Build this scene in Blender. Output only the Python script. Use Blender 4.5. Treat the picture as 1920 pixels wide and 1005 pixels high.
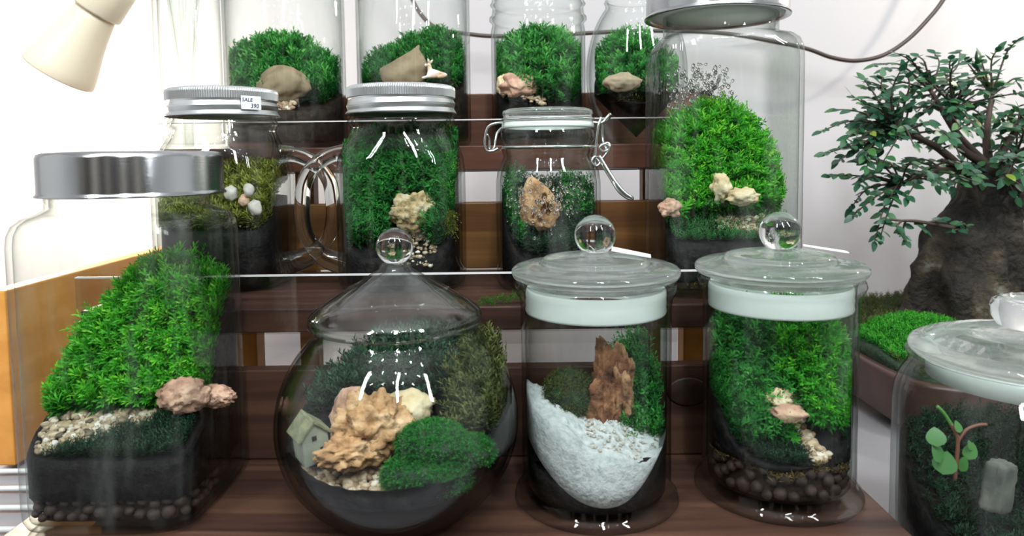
import bpy, bmesh, math, random
import numpy as np
from mathutils import Vector, Matrix, noise

SC = bpy.context.scene
COL = SC.collection
for o in list(bpy.data.objects):
    bpy.data.objects.remove(o)

# ------------------------------------------------------------------ camera
F, YH, PITCH, ROLL = 1350.0, 293.0, math.radians(4.0), 0.012
YPP = YH + F * math.tan(PITCH)
FWD = Vector((0, math.cos(PITCH), -math.sin(PITCH)))
_r0, _u0 = Vector((1, 0, 0)), Vector((0, math.sin(PITCH), math.cos(PITCH)))
RGT = _r0 * math.cos(ROLL) - _u0 * math.sin(ROLL)
UPV = _u0 * math.cos(ROLL) + _r0 * math.sin(ROLL)
cam_d = bpy.data.cameras.new('camera')
cam = bpy.data.objects.new('camera', cam_d)
COL.objects.link(cam)
m = Matrix((RGT, UPV, -FWD)).transposed().to_4x4()
cam.matrix_world = m
cam_d.sensor_width = 36
cam_d.lens = F / 1920 * 36
cam_d.shift_y = -(502.5 - YPP) / 1920
cam_d.clip_start = 0.01
cam_d.dof.use_dof = True
cam_d.dof.focus_distance = 0.56
cam_d.dof.aperture_fstop = 11
SC.camera = cam


def P(px, py, D):
    """world point at depth Y=D seen at pixel (px, py) of the photograph"""
    d = FWD + RGT * ((px - 960) / F) + UPV * (-(py - YPP) / F)
    return d * (D / d.y)


# ------------------------------------------------------------------ light
W = bpy.data.worlds.new('world')
SC.world = W
W.use_nodes = True
bg = W.node_tree.nodes['Background']
bg.inputs[0].default_value = (0.80, 0.90, 1.0, 1)
bg.inputs[1].default_value = 0.16
SC.view_settings.view_transform = 'Standard'
SC.view_settings.look = 'None'
SC.view_settings.gamma = 1
SC.view_settings.use_curve_mapping = False
SC.view_settings.exposure = 0.0
SC.cycles.transparent_max_bounces = 64
SC.cycles.max_bounces = 16
SC.cycles.transmission_bounces = 14
SC.cycles.glossy_bounces = 6
SC.cycles.diffuse_bounces = 4
SC.cycles.sample_clamp_indirect = 6


def area(name, loc, target, size, size_y, power, col):
    l = bpy.data.lights.new(name, 'AREA')
    l.shape = 'RECTANGLE'
    l.size, l.size_y, l.energy, l.color = size, size_y, power, col
    o = bpy.data.objects.new(name, l)
    o.location = loc
    o.rotation_euler = (Vector(target) - Vector(loc)).to_track_quat('-Z', 'Y').to_euler()
    COL.objects.link(o)
    return o


def point(name, loc, power, col, r):
    l = bpy.data.lights.new(name, 'POINT')
    l.energy, l.color, l.shadow_soft_size = power, col, r
    o = bpy.data.objects.new(name, l)
    o.location = loc
    COL.objects.link(o)
    return o


# overhead shop lighting as tubes, added low and forward as front fill
for i, (x, y) in enumerate(((-0.9, 0.0), (0.15, -0.1), (1.1, 0.1))):
    area('fill_tube_light', (x, y - .75, 1.30), (x * .3, 0.8, -0.1), 0.10, 0.9, 20.0, (0.92, 0.98, 1.0))
# rows of small ceiling lamps
for i in range(5):
    for j in range(3):
        point('ceiling_lamp_light', (-0.7 + 0.35 * i, -0.1 - 0.4 * j, 1.52), 3.2, (0.94, 0.98, 1.0), 0.022)
# the two bare bulbs beside the wall
BULB = P(100, 150, 0.86)
point('bulb_light', P(50, 220, 0.94), 8.5, (1.0, 0.90, 0.72), 0.03)
point('bulb_light', (0.86, 0.84, 0.36), 6.0, (1.0, 0.92, 0.76), 0.018)

# ------------------------------------------------------------------ materials
def mat(name):
    mt = bpy.data.materials.new(name)
    mt.use_nodes = True
    nt = mt.node_tree
    return mt, nt, nt.nodes['Principled BSDF']


def lk(nt, a, b):
    nt.links.new(a, b)


def ramp(nt, cols):
    r = nt.nodes.new('ShaderNodeValToRGB')
    e = r.color_ramp.elements
    while len(e) < len(cols):
        e.new(0.5)
    for i, (p, c) in enumerate(cols):
        e[i].position = p
        e[i].color = (*c, 1)
    return r


def noise_mat(name, cols, scale=40, rough=.7, bump=.3, detail=6, stretch=None, bscale=None, spec=.4, distort=0.0, bdist=.002):
    mt, nt, b = mat(name)
    tc = nt.nodes.new('ShaderNodeTexCoord')
    mp = nt.nodes.new('ShaderNodeMapping')
    if stretch:
        mp.inputs['Scale'].default_value = stretch
    lk(nt, tc.outputs['Object'], mp.inputs[0])
    n = nt.nodes.new('ShaderNodeTexNoise')
    n.inputs['Scale'].default_value = scale
    n.inputs['Detail'].default_value = detail
    n.inputs['Distortion'].default_value = distort
    lk(nt, mp.outputs[0], n.inputs['Vector'])
    r = ramp(nt, cols)
    lk(nt, n.outputs[0], r.inputs[0])
    lk(nt, r.outputs[0], b.inputs['Base Color'])
    b.inputs['Roughness'].default_value = rough
    b.inputs['Specular IOR Level'].default_value = spec
    if bump:
        n2 = nt.nodes.new('ShaderNodeTexNoise')
        n2.inputs['Scale'].default_value = bscale or scale * 2
        n2.inputs['Detail'].default_value = 8
        lk(nt, mp.outputs[0], n2.inputs['Vector'])
        bp = nt.nodes.new('ShaderNodeBump')
        bp.inputs['Strength'].default_value = bump
        bp.inputs['Distance'].default_value = bdist
        lk(nt, n2.outputs[0], bp.inputs['Height'])
        lk(nt, bp.outputs[0], b.inputs['Normal'])
    return mt


def plain(name, col, rough=.5, metal=0.0, spec=.5):
    mt, nt, b = mat(name)
    b.inputs['Base Color'].default_value = (*col, 1)
    b.inputs['Roughness'].default_value = rough
    b.inputs['Metallic'].default_value = metal
    b.inputs['Specular IOR Level'].default_value = spec
    return mt


def tint_mat(name, cols, rough=.6, transl=0.0, spec=.3):
    """colour from the per-vertex 'tint' of each shoot, leaf or pebble"""
    mt, nt, b = mat(name)
    a = nt.nodes.new('ShaderNodeAttribute')
    a.attribute_name = 'tint'
    r = ramp(nt, cols)
    lk(nt, a.outputs['Fac'], r.inputs[0])
    lk(nt, r.outputs[0], b.inputs['Base Color'])
    b.inputs['Roughness'].default_value = rough
    b.inputs['Specular IOR Level'].default_value = spec
    if transl:
        t = nt.nodes.new('ShaderNodeBsdfTranslucent')
        lk(nt, r.outputs[0], t.inputs[0])
        mx = nt.nodes.new('ShaderNodeMixShader')
        mx.inputs[0].default_value = transl
        lk(nt, b.outputs[0], mx.inputs[1])
        lk(nt, t.outputs[0], mx.inputs[2])
        lk(nt, mx.outputs[0], nt.nodes['Material Output'].inputs[0])
    return mt


def thin_glass(name, tint=(.985, .995, .99), edge=(.44, .48, .46), f0=.022, f1=.5, rough=0.0, frost=0.0, wob=0.0):
    mt, nt, b = mat(name)
    nt.nodes.remove(b)
    lw = nt.nodes.new('ShaderNodeLayerWeight')
    lw.inputs[0].default_value = .5
    tr = nt.nodes.new('ShaderNodeBsdfTransparent')
    gl = nt.nodes.new('ShaderNodeBsdfGlossy')
    gl.inputs['Roughness'].default_value = rough
    p1 = nt.nodes.new('ShaderNodeMath'); p1.operation = 'POWER'; p1.inputs[1].default_value = 4
    lk(nt, lw.outputs['Facing'], p1.inputs[0])
    m1 = nt.nodes.new('ShaderNodeMath'); m1.operation = 'MULTIPLY_ADD'
    m1.inputs[1].default_value = f1; m1.inputs[2].default_value = f0
    lk(nt, p1.outputs[0], m1.inputs[0])
    p2 = nt.nodes.new('ShaderNodeMath'); p2.operation = 'POWER'; p2.inputs[1].default_value = 3
    lk(nt, lw.outputs['Facing'], p2.inputs[0])
    mc = nt.nodes.new('ShaderNodeMix'); mc.data_type = 'RGBA'
    mc.inputs[6].default_value = (*tint, 1); mc.inputs[7].default_value = (*edge, 1)
    lk(nt, p2.outputs[0], mc.inputs[0])
    lk(nt, mc.outputs[2], tr.inputs[0])
    if wob:
        tc = nt.nodes.new('ShaderNodeTexCoord')
        n = nt.nodes.new('ShaderNodeTexNoise'); n.inputs['Scale'].default_value = 35
        lk(nt, tc.outputs['Object'], n.inputs['Vector'])
        bp = nt.nodes.new('ShaderNodeBump'); bp.inputs['Strength'].default_value = wob; bp.inputs['Distance'].default_value = .003
        lk(nt, n.outputs[0], bp.inputs['Height'])
        lk(nt, bp.outputs[0], gl.inputs['Normal'])
    mx = nt.nodes.new('ShaderNodeMixShader')
    lk(nt, m1.outputs[0], mx.inputs[0])
    lk(nt, tr.outputs[0], mx.inputs[1])
    lk(nt, gl.outputs[0], mx.inputs[2])
    out = mx.outputs[0]
    if frost:
        df = nt.nodes.new('ShaderNodeBsdfTranslucent'); df.inputs[0].default_value = (.8, .84, .8, 1)
        d2 = nt.nodes.new('ShaderNodeBsdfDiffuse'); d2.inputs[0].default_value = (.8, .84, .8, 1)
        ma = nt.nodes.new('ShaderNodeMixShader'); ma.inputs[0].default_value = .5
        lk(nt, df.outputs[0], ma.inputs[1]); lk(nt, d2.outputs[0], ma.inputs[2])
        tc = nt.nodes.new('ShaderNodeTexCoord')
        n = nt.nodes.new('ShaderNodeTexNoise'); n.inputs['Scale'].default_value = 45; n.inputs['Detail'].default_value = 6
        mp = nt.nodes.new('ShaderNodeMapping'); mp.inputs['Scale'].default_value = (1.6, 1.6, .35)
        lk(nt, tc.outputs['Object'], mp.inputs[0]); lk(nt, mp.outputs[0], n.inputs['Vector'])
        r = ramp(nt, [(.52, (0, 0, 0)), (.80, (frost, frost, frost))])
        lk(nt, n.outputs[0], r.inputs[0])
        mb = nt.nodes.new('ShaderNodeMixShader')
        lk(nt, r.outputs[0], mb.inputs[0]); lk(nt, out, mb.inputs[1]); lk(nt, ma.outputs[0], mb.inputs[2])
        out = mb.outputs[0]
    lk(nt, out, nt.nodes['Material Output'].inputs[0])
    return mt


def solid_glass(name, col=(.96, .99, .975), rough=.0):
    mt, nt, b = mat(name)
    b.inputs['Base Color'].default_value = (*col, 1)
    b.inputs['Roughness'].default_value = rough
    b.inputs['Transmission Weight'].default_value = 1
    b.inputs['IOR'].default_value = 1.47
    return mt


M = {}
M['glass'] = thin_glass('clear_jar_glass', wob=.15)
M['glass_misty'] = thin_glass('misted_jar_glass', frost=.07, wob=.25)
M['glass_lid'] = thin_glass('clear_lid_glass', tint=(.95, .97, .96), edge=(.5, .56, .54), f0=.06, f1=.6, wob=.3, frost=.05)
M['solid'] = solid_glass('solid_clear_glass')
M['acrylic'] = thin_glass('clear_acrylic', tint=(.93, .92, .93), edge=(.85, .85, .85), f0=.05)
M['acrylic_edge'] = plain('acrylic_edge', (.62, .60, .60), .25)
mt, nt, b = mat('pressed_lid_glass')
b.inputs['Base Color'].default_value = (.95, .985, .97, 1); b.inputs['Roughness'].default_value = 0
b.inputs['Transmission Weight'].default_value = 1; b.inputs['IOR'].default_value = 1.45
tr = nt.nodes.new('ShaderNodeBsdfTransparent'); tr.inputs[0].default_value = (.93, .97, .95, 1)
tl = nt.nodes.new('ShaderNodeBsdfTranslucent'); tl.inputs[0].default_value = (.80, .86, .83, 1)
df = nt.nodes.new('ShaderNodeBsdfDiffuse'); df.inputs[0].default_value = (.80, .86, .83, 1)
m1 = nt.nodes.new('ShaderNodeMixShader'); m1.inputs[0].default_value = .5
m2 = nt.nodes.new('ShaderNodeMixShader'); m2.inputs[0].default_value = .24
m3 = nt.nodes.new('ShaderNodeMixShader'); m3.inputs[0].default_value = .06
lk(nt, tl.outputs[0], m1.inputs[1]); lk(nt, df.outputs[0], m1.inputs[2])
lk(nt, b.outputs[0], m2.inputs[1]); lk(nt, tr.outputs[0], m2.inputs[2])
lk(nt, m2.outputs[0], m3.inputs[1]); lk(nt, m1.outputs[0], m3.inputs[2])
lk(nt, m3.outputs[0], nt.nodes['Material Output'].inputs[0])
M['pressed'] = mt
M['drop'] = solid_glass('water_drop', (1, 1, 1))
M['gasket'] = thin_glass('frosted_seal', frost=0)
mt, nt, b = mat('milky_silicone_seal')
b.inputs['Base Color'].default_value = (.66, .72, .69, 1)
b.inputs['Roughness'].default_value = .35
b.inputs['Subsurface Weight'].default_value = .3
b.inputs['Subsurface Radius'].default_value = (.004, .004, .004)
M['gasket'] = mt
M['wood'] = noise_mat('dark_stained_wood', [(.25, (.022, .010, .008)), (.5, (.060, .029, .020)), (.75, (.125, .064, .038))], 9, .38, .25, 10, (.35, 5, 5), 18, distort=1.2)
M['wood_mid'] = noise_mat('brown_pine_wood', [(.25, (.075, .030, .010)), (.5, (.17, .075, .022)), (.75, (.27, .135, .04))], 9, .45, .2, 10, (.35, 5, 5), 18, distort=1.2)
M['wood_red'] = noise_mat('reddish_brown_wood', [(.25, (.08, .030, .018)), (.5, (.15, .060, .034)), (.75, (.22, .10, .055))], 9, .5, .2, 10, (.35, 5, 5), 18, distort=1.2)
M['knot'] = noise_mat('wood_knot', [(.3, (.012, .007, .005)), (.7, (.04, .02, .014))], 60, .5, .2)
M['wood_orange'] = noise_mat('orange_varnished_pine', [(.2, (.50, .20, .035)), (.5, (.66, .29, .06)), (.8, (.76, .38, .10))], 6, .4, .1, 8, (3, .5, 6), 14, distort=.8)
M['wall'] = noise_mat('white_painted_wall', [(.3, (.46, .44, .455)), (.7, (.50, .475, .485))], 3, .8, .05, bscale=60)
M['shop_dark'] = plain('dark_brown_panelling', (.030, .022, .020), .7)
M['streak_strip'] = plain('cream_reflection_strip', (.7, .64, .55), .6)
M['ceiling'] = plain('white_ceiling', (.8, .8, .8), .9)
M['table'] = noise_mat('grey_white_laminate', [(.3, (.27, .26, .275)), (.7, (.33, .32, .335))], 8, .25, .03)
M['white_metal'] = plain('white_coated_metal', (.72, .72, .72), .35)
mt, nt, b = mat('brushed_steel')
b.inputs['Base Color'].default_value = (.42, .43, .44, 1)
b.inputs['Metallic'].default_value = 1
b.inputs['Roughness'].default_value = .16
b.inputs['Anisotropic'].default_value = .3
tc = nt.nodes.new('ShaderNodeTexCoord'); mp = nt.nodes.new('ShaderNodeMapping'); mp.inputs['Scale'].default_value = (1, 1, 90)
n = nt.nodes.new('ShaderNodeTexNoise'); n.inputs['Scale'].default_value = 30
lk(nt, tc.outputs['Object'], mp.inputs[0]); lk(nt, mp.outputs[0], n.inputs['Vector'])
bp = nt.nodes.new('ShaderNodeBump'); bp.inputs['Strength'].default_value = .08; bp.inputs['Distance'].default_value = .001
lk(nt, n.outputs[0], bp.inputs['Height']); lk(nt, bp.outputs[0], b.inputs['Normal'])
M['steel'] = mt
M['alu'] = plain('matt_aluminium', (.66, .68, .69), .33, 1.0)
M['wire'] = plain('steel_wire', (.70, .72, .72), .22, 1.0)
M['liner'] = plain('white_lid_liner', (.75, .77, .75), .4)
M['soil'] = noise_mat('wet_black_soil', [(.3, (.003, .003, .004)), (.55, (.009, .008, .008)), (.8, (.024, .020, .017))], 180, .6, .8, bscale=260, spec=.12)
M['soil_brown'] = noise_mat('dark_brown_soil', [(.3, (.010, .007, .006)), (.55, (.028, .020, .015)), (.8, (.05, .034, .022))], 160, .7, .8, bscale=240, spec=.12)
M['carpet'] = noise_mat('mossy_soil', [(.3, (.006, .014, .008)), (.55, (.012, .035, .015)), (.8, (.03, .08, .03))], 200, .7, .8, bscale=260)
M['sand'] = noise_mat('white_sand', [(.25, (.30, .345, .345)), (.5, (.46, .50, .50)), (.8, (.58, .61, .60))], 260, .8, .6, bscale=420)
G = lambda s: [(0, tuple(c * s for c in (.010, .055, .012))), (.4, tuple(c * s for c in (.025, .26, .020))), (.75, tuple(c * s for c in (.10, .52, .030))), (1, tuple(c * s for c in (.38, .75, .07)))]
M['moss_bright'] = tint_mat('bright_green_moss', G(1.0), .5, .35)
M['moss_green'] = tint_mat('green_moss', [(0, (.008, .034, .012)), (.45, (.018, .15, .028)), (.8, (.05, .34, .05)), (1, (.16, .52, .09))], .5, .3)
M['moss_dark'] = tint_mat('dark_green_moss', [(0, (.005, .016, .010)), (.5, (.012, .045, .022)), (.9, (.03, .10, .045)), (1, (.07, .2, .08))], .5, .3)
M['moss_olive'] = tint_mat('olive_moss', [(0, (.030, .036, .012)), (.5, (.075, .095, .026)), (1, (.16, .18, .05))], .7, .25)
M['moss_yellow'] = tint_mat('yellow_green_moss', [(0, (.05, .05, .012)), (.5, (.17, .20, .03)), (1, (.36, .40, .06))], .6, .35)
M['moss_dry'] = tint_mat('dry_tan_moss', [(0, (.07, .05, .015)), (.5, (.17, .12, .04)), (1, (.30, .24, .09))], .8, .2)
M['pebble'] = tint_mat('tan_gravel', [(0, (.13, .085, .05)), (.35, (.34, .24, .15)), (.7, (.52, .42, .29)), (1, (.70, .64, .54))], .45)
M['pebble_grey'] = tint_mat('mixed_gravel', [(0, (.07, .06, .05)), (.35, (.26, .20, .13)), (.7, (.45, .36, .23)), (1, (.62, .60, .55))], .4)
M['clay'] = noise_mat('brown_clay_ball', [(.3, (.020, .013, .011)), (.7, (.055, .036, .029))], 60, .6, .3, spec=.2)
M['rock_pink'] = noise_mat('pinkish_tan_rock', [(.3, (.20, .10, .07)), (.5, (.48, .29, .20)), (.7, (.66, .47, .34))], 70, .7, .9, bscale=110, bdist=.004)
M['rock_cream'] = noise_mat('cream_rock', [(.3, (.36, .25, .11)), (.5, (.58, .47, .28)), (.75, (.68, .62, .46))], 55, .65, .7, bscale=110, bdist=.004)
M['rock_orange'] = noise_mat('orange_tan_rock', [(.28, (.20, .10, .04)), (.48, (.46, .27, .13)), (.7, (.62, .44, .26))], 90, .75, .9, bscale=150, bdist=.004)
M['rock_tan'] = noise_mat('smooth_tan_stone', [(.3, (.26, .20, .13)), (.7, (.42, .34, .23))], 25, .7, .2)
M['rock_brown'] = noise_mat('smooth_brown_stone', [(.3, (.13, .095, .055)), (.55, (.25, .19, .115)), (.75, (.33, .26, .17))], 45, .7, .35)
M['rock_moss'] = noise_mat('mottled_tan_green_rock', [(.3, (.10, .09, .04)), (.47, (.38, .28, .13)), (.6, (.48, .42, .27)), (.75, (.20, .30, .20))], 110, .6, .9, bscale=150, bdist=.004)
M['rock_grey'] = noise_mat('grey_slate_rock', [(.3, (.05, .055, .05)), (.6, (.12, .125, .11)), (.8, (.20, .195, .16))], 60, .6, .6)
M['rock_white'] = noise_mat('white_pebble', [(.3, (.30, .29, .25)), (.7, (.50, .48, .43))], 60, .5, .2)
M['bark'] = noise_mat('bark_wood_chunk', [(.3, (.04, .016, .009)), (.5, (.22, .095, .045)), (.72, (.46, .24, .12))], 75, .75, 1.0, bscale=120, bdist=.006)
M['bark_light'] = noise_mat('light_bark_chunk', [(.3, (.07, .03, .014)), (.48, (.32, .17, .085)), (.72, (.55, .36, .20))], 75, .75, 1.0, bscale=120, bdist=.006)
M['trunk'] = noise_mat('bonsai_bark', [(.40, (.005, .004, .0035)), (.58, (.020, .015, .010)), (.68, (.060, .046, .026)), (.78, (.20, .21, .18))], 26, .75, 1.0, 12, bscale=60, bdist=.012)
M['branch'] = plain('bonsai_branch', (.055, .034, .024), .7)
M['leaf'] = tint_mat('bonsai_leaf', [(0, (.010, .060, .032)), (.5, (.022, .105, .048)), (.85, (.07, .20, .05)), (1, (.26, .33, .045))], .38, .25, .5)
M['stem'] = plain('brown_stem', (.12, .05, .03), .6)
M['stem_green'] = plain('green_stem', (.05, .16, .03), .6)
M['pot'] = noise_mat('brown_glazed_pot', [(.3, (.045, .022, .018)), (.7, (.075, .038, .030))], 10, .35, .05)
M['cable'] = plain('dark_brown_cable', (.045, .030, .024), .4)
M['bulb_body'] = plain('cream_plastic', (.74, .66, .50), .4)
M['paper'] = plain('white_paper', (.80, .84, .83), .6)
M['ink'] = plain('blue_ink', (.02, .03, .12), .6)
M['house_wall'] = noise_mat('grey_green_plaster', [(.3, (.20, .23, .18)), (.7, (.32, .35, .28))], 90, .8, .3)
M['house_roof'] = noise_mat('mossy_roof', [(.3, (.11, .12, .07)), (.7, (.25, .25, .15))], 120, .8, .6)
M['house_dark'] = plain('dark_opening', (.012, .012, .012), .8)
M['deer'] = noise_mat('white_and_fawn_ceramic', [(.42, (.80, .77, .70)), (.60, (.66, .42, .24))], 60, .35, 0)
M['black'] = plain('black_glaze', (.01, .01, .01), .3)
mt, nt, b = mat('lit_diffuser')
b.inputs['Base Color'].default_value = (.9, .88, .8, 1)
b.inputs['Emission Color'].default_value = (1, .93, .78, 1)
b.inputs['Emission Strength'].default_value = 6
M['lit'] = mt

# ------------------------------------------------------------------ builders
def tag(o, label=None, cat=None, group=None, kind=None):
    if label: o['label'] = label
    if cat: o['category'] = cat
    if group: o['group'] = group
    if kind: o['kind'] = kind
    return o


def thing(name, label, cat, loc=(0, 0, 0), group=None):
    o = bpy.data.objects.new(name, None)
    o.empty_display_size = .01
    COL.objects.link(o)
    o.location = loc
    return tag(o, label, cat, group)


def link(name, me, mt, parent=None, loc=None, smooth=True):
    me.materials.clear()
    me.materials.append(mt)
    if smooth:
        me.polygons.foreach_set('use_smooth', [True] * len(me.polygons))
    o = bpy.data.objects.new(name, me)
    COL.objects.link(o)
    if parent: o.parent = parent
    if loc is not None: o.location = loc
    return o


def qmesh(name, v, f, tint=None):
    """fast mesh from numpy arrays: v (N,3), f (M,k)"""
    me = bpy.data.meshes.new(name)
    v = np.asarray(v, np.float32); f = np.asarray(f, np.int32)
    k = f.shape[1]
    me.vertices.add(len(v)); me.vertices.foreach_set('co', v.ravel())
    me.loops.add(f.size); me.loops.foreach_set('vertex_index', f.ravel())
    me.polygons.add(len(f)); me.polygons.foreach_set('loop_start', np.arange(0, f.size, k, dtype=np.int32))
    if tint is not None:
        a = me.attributes.new('tint', 'FLOAT', 'POINT')
        a.data.foreach_set('value', np.asarray(tint, np.float32))
    me.update(calc_edges=True)
    return me


def ring_mesh(name, rings, seg=64):
    """stack of super-ellipse rings (hx, hy, n, z); hx=0 closes the surface on the axis"""
    v, f, idx = [], [], []
    for hx, hy, n, z in rings:
        if hx < 1e-6:
            idx.append([len(v)]); v.append((0, 0, z)); continue
        row = []
        for i in range(seg):
            t = 2 * math.pi * i / seg
            c, s = math.cos(t), math.sin(t)
            r = (abs(c / hx) ** n + abs(s / hy) ** n) ** (-1 / n)
            row.append(len(v)); v.append((r * c, r * s, z))
        idx.append(row)
    for a, b in zip(idx[:-1], idx[1:]):
        if len(a) == 1 and len(b) == 1: continue
        for i in range(seg):
            j = (i + 1) % seg
            if len(a) == 1: f.append((a[0], b[j], b[i]))
            elif len(b) == 1: f.append((a[i], a[j], b[0]))
            else: f.append((a[i], a[j], b[j], b[i]))
    me = bpy.data.meshes.new(name)
    me.from_pydata(v, [], f)
    bm = bmesh.new(); bm.from_mesh(me)
    bmesh.ops.recalc_face_normals(bm, faces=bm.faces)
    bm.to_mesh(me); bm.free()
    return me


def lathe(name, prof, seg=64):
    return ring_mesh(name, [(r, r, 2, z) for r, z in prof], seg)


def smooth_prof(prof, n=5):
    """Catmull-Rom through the profile points"""
    out = []
    pts = [np.array(p, float) for p in prof]
    for i in range(len(pts) - 1):
        p0, p1, p2, p3 = pts[max(i - 1, 0)], pts[i], pts[i + 1], pts[min(i + 2, len(pts) - 1)]
        for k in range(n):
            t = k / n
            q = .5 * (2 * p1 + (p2 - p0) * t + (2 * p0 - 5 * p1 + 4 * p2 - p3) * t * t + (3 * p1 - p0 - 3 * p2 + p3) * t ** 3)
            q[:2] = np.maximum(q[:2], 0) if len(q) > 2 else q[:2]
            out.append(tuple(q))
    out.append(tuple(pts[-1]))
    return out


def double_wall(out, th=.0025, floor=.004):
    """outer rings bottom->top turned into a closed wall with an inner face"""
    inner = []
    for hx, hy, n, z in reversed(out):
        if hx > th * 1.5 and z > out[0][3] + floor * 1.15:
            inner.append((hx - th, hy - th, n, z))
    z0 = out[0][3]
    a_, b_, n_, z_ = inner[-1]
    inner.append((a_ * .985, b_ * .985, n_, z0 + floor))
    return [(0, 0, 2, z0)] + list(out) + inner + [(0, 0, 2, z0 + floor)]


def sphere_mesh(name, r, seg=32, rings=18, sz=1.0):
    pr = []
    for i in range(rings + 1):
        a = -math.pi / 2 + math.pi * i / rings
        pr.append((max(r * math.cos(a), 0) if 0 < i < rings else 0, r * sz * math.sin(a)))
    return lathe(name, pr, seg)


def box_mesh(name, sx, sy, sz, bev=.0015, seg=2):
    bm = bmesh.new()
    bmesh.ops.create_cube(bm, size=1)
    for v in bm.verts: v.co = Vector((v.co.x * sx, v.co.y * sy, v.co.z * sz))
    if bev:
        bmesh.ops.bevel(bm, geom=bm.edges[:], offset=bev, segments=seg, affect='EDGES', profile=.5)
    me = bpy.data.meshes.new(name); bm.to_mesh(me); bm.free()
    return me


def box(name, lo, hi, mt, parent=None, bev=.0015):
    lo, hi = Vector(lo), Vector(hi)
    d = hi - lo
    me = box_mesh(name, d.x, d.y, d.z, bev)
    me.transform(Matrix.Translation((lo + hi) / 2))
    return link(name, me, mt, parent, smooth=False)


def crom(pts, n=8):
    pts = [Vector(p) for p in pts]
    out = []
    for i in range(len(pts) - 1):
        p0, p1, p2, p3 = pts[max(i - 1, 0)], pts[i], pts[i + 1], pts[min(i + 2, len(pts) - 1)]
        for k in range(n):
            t = k / n
            out.append(.5 * (2 * p1 + (p2 - p0) * t + (2 * p0 - 5 * p1 + 4 * p2 - p3) * t * t + (3 * p1 - p0 - 3 * p2 + p3) * t ** 3))
    out.append(pts[-1])
    return out


def tube_data(pts, rad, seg=10):
    """vertices and quads of a tube; rad is a number or one per point"""
    pts = [Vector(p) for p in pts]
    n = len(pts)
    rr = rad if hasattr(rad, '__len__') else [rad] * n
    v, f = [], []
    up = Vector((.31, .17, .93)).normalized()
    prev = None
    for i, p in enumerate(pts):
        d = (pts[min(i + 1, n - 1)] - pts[max(i - 1, 0)])
        d = d.normalized() if d.length > 1e-9 else Vector((0, 0, 1))
        a = (prev - d * prev.dot(d)) if prev else d.cross(up)
        a = a.normalized() if a.length > 1e-6 else d.orthogonal().normalized()
        prev = a
        b = d.cross(a)
        for k in range(seg):
            t = 2 * math.pi * k / seg
            v.append(p + (a * math.cos(t) + b * math.sin(t)) * rr[i])
    for i in range(n - 1):
        for k in range(seg):
            j = (k + 1) % seg
            f.append((i * seg + k, i * seg + j, (i + 1) * seg + j, (i + 1) * seg + k))
    f.append(tuple(range(seg))[::-1]); f.append(tuple(range((n - 1) * seg, n * seg)))
    return v, f


def tube(name, pts, rad, mt, parent=None, seg=10, org=None):
    v, f = tube_data(pts, rad, seg)
    if org is not None: v = [p - Vector(org) for p in v]
    me = bpy.data.meshes.new(name); me.from_pydata([tuple(p) for p in v], [], f)
    return link(name, me, mt, parent)


def rock_mesh(name, size, seed=0, amp=.35, freq=1.6, sub=4, ridged=False, chop=0, peak=None, block=0):
    rnd = random.Random(seed)
    bm = bmesh.new()
    bmesh.ops.create_icosphere(bm, subdivisions=sub, radius=1)
    off = Vector((rnd.uniform(-50, 50), rnd.uniform(-50, 50), rnd.uniform(-50, 50)))
    planes = []
    for i in range(chop):
        d = Vector((rnd.uniform(-1, 1), rnd.uniform(-1, 1), rnd.uniform(-.6, 1))).normalized()
        planes.append((d, rnd.uniform(.62, .85)))
    for v in bm.verts:
        p = v.co.copy()
        a = noise.fractal(p * freq + off, .9, 2.1, 5)
        if block: p = p * (1 / max(abs(p.x), abs(p.y), abs(p.z)) ** block) * .78
        if ridged: a = .6 - abs(a) * 1.6
        q = p * (1 + amp * a)
        for d, h in planes:
            e = q.dot(d) - h
            if e > 0: q -= d * e * .92
        if peak:
            zz = max(q.z, 0)
            q.x = q.x * (1 - peak[1] * zz) + peak[0] * zz
        v.co = Vector((q.x * size[0], q.y * size[1], q.z * size[2]))
    me = bpy.data.meshes.new(name); bm.to_mesh(me); bm.free()
    return me


def rock(name, label, cat, loc, size, mt, seed=0, rot=0, **k):
    me = rock_mesh(name, size, seed, **k)
    o = link(name, me, mt, loc=loc)
    o.rotation_euler = rot if hasattr(rot, '__len__') else (0, 0, rot)
    return tag(o, label, cat)


def sstep(a, b, x):
    t = np.clip((x - a) / (b - a), 0, 1)
    return t * t * (3 - 2 * t)


class Jar:
    """footprint of a jar: centre, base height, inner half sizes and corner exponent"""
    def __init__(s, x, y, z, hx, hy=None, n=2):
        s.x, s.y, s.z, s.hx, s.hy, s.n = x, y, z, hx, hy or hx, n
        s.loc = Vector((x, y, z))

    def rho(s, t):
        c, q = np.cos(t), np.sin(t)
        return (np.abs(c / s.hx) ** s.n + np.abs(q / s.hy) ** s.n) ** (-1 / s.n)


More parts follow.
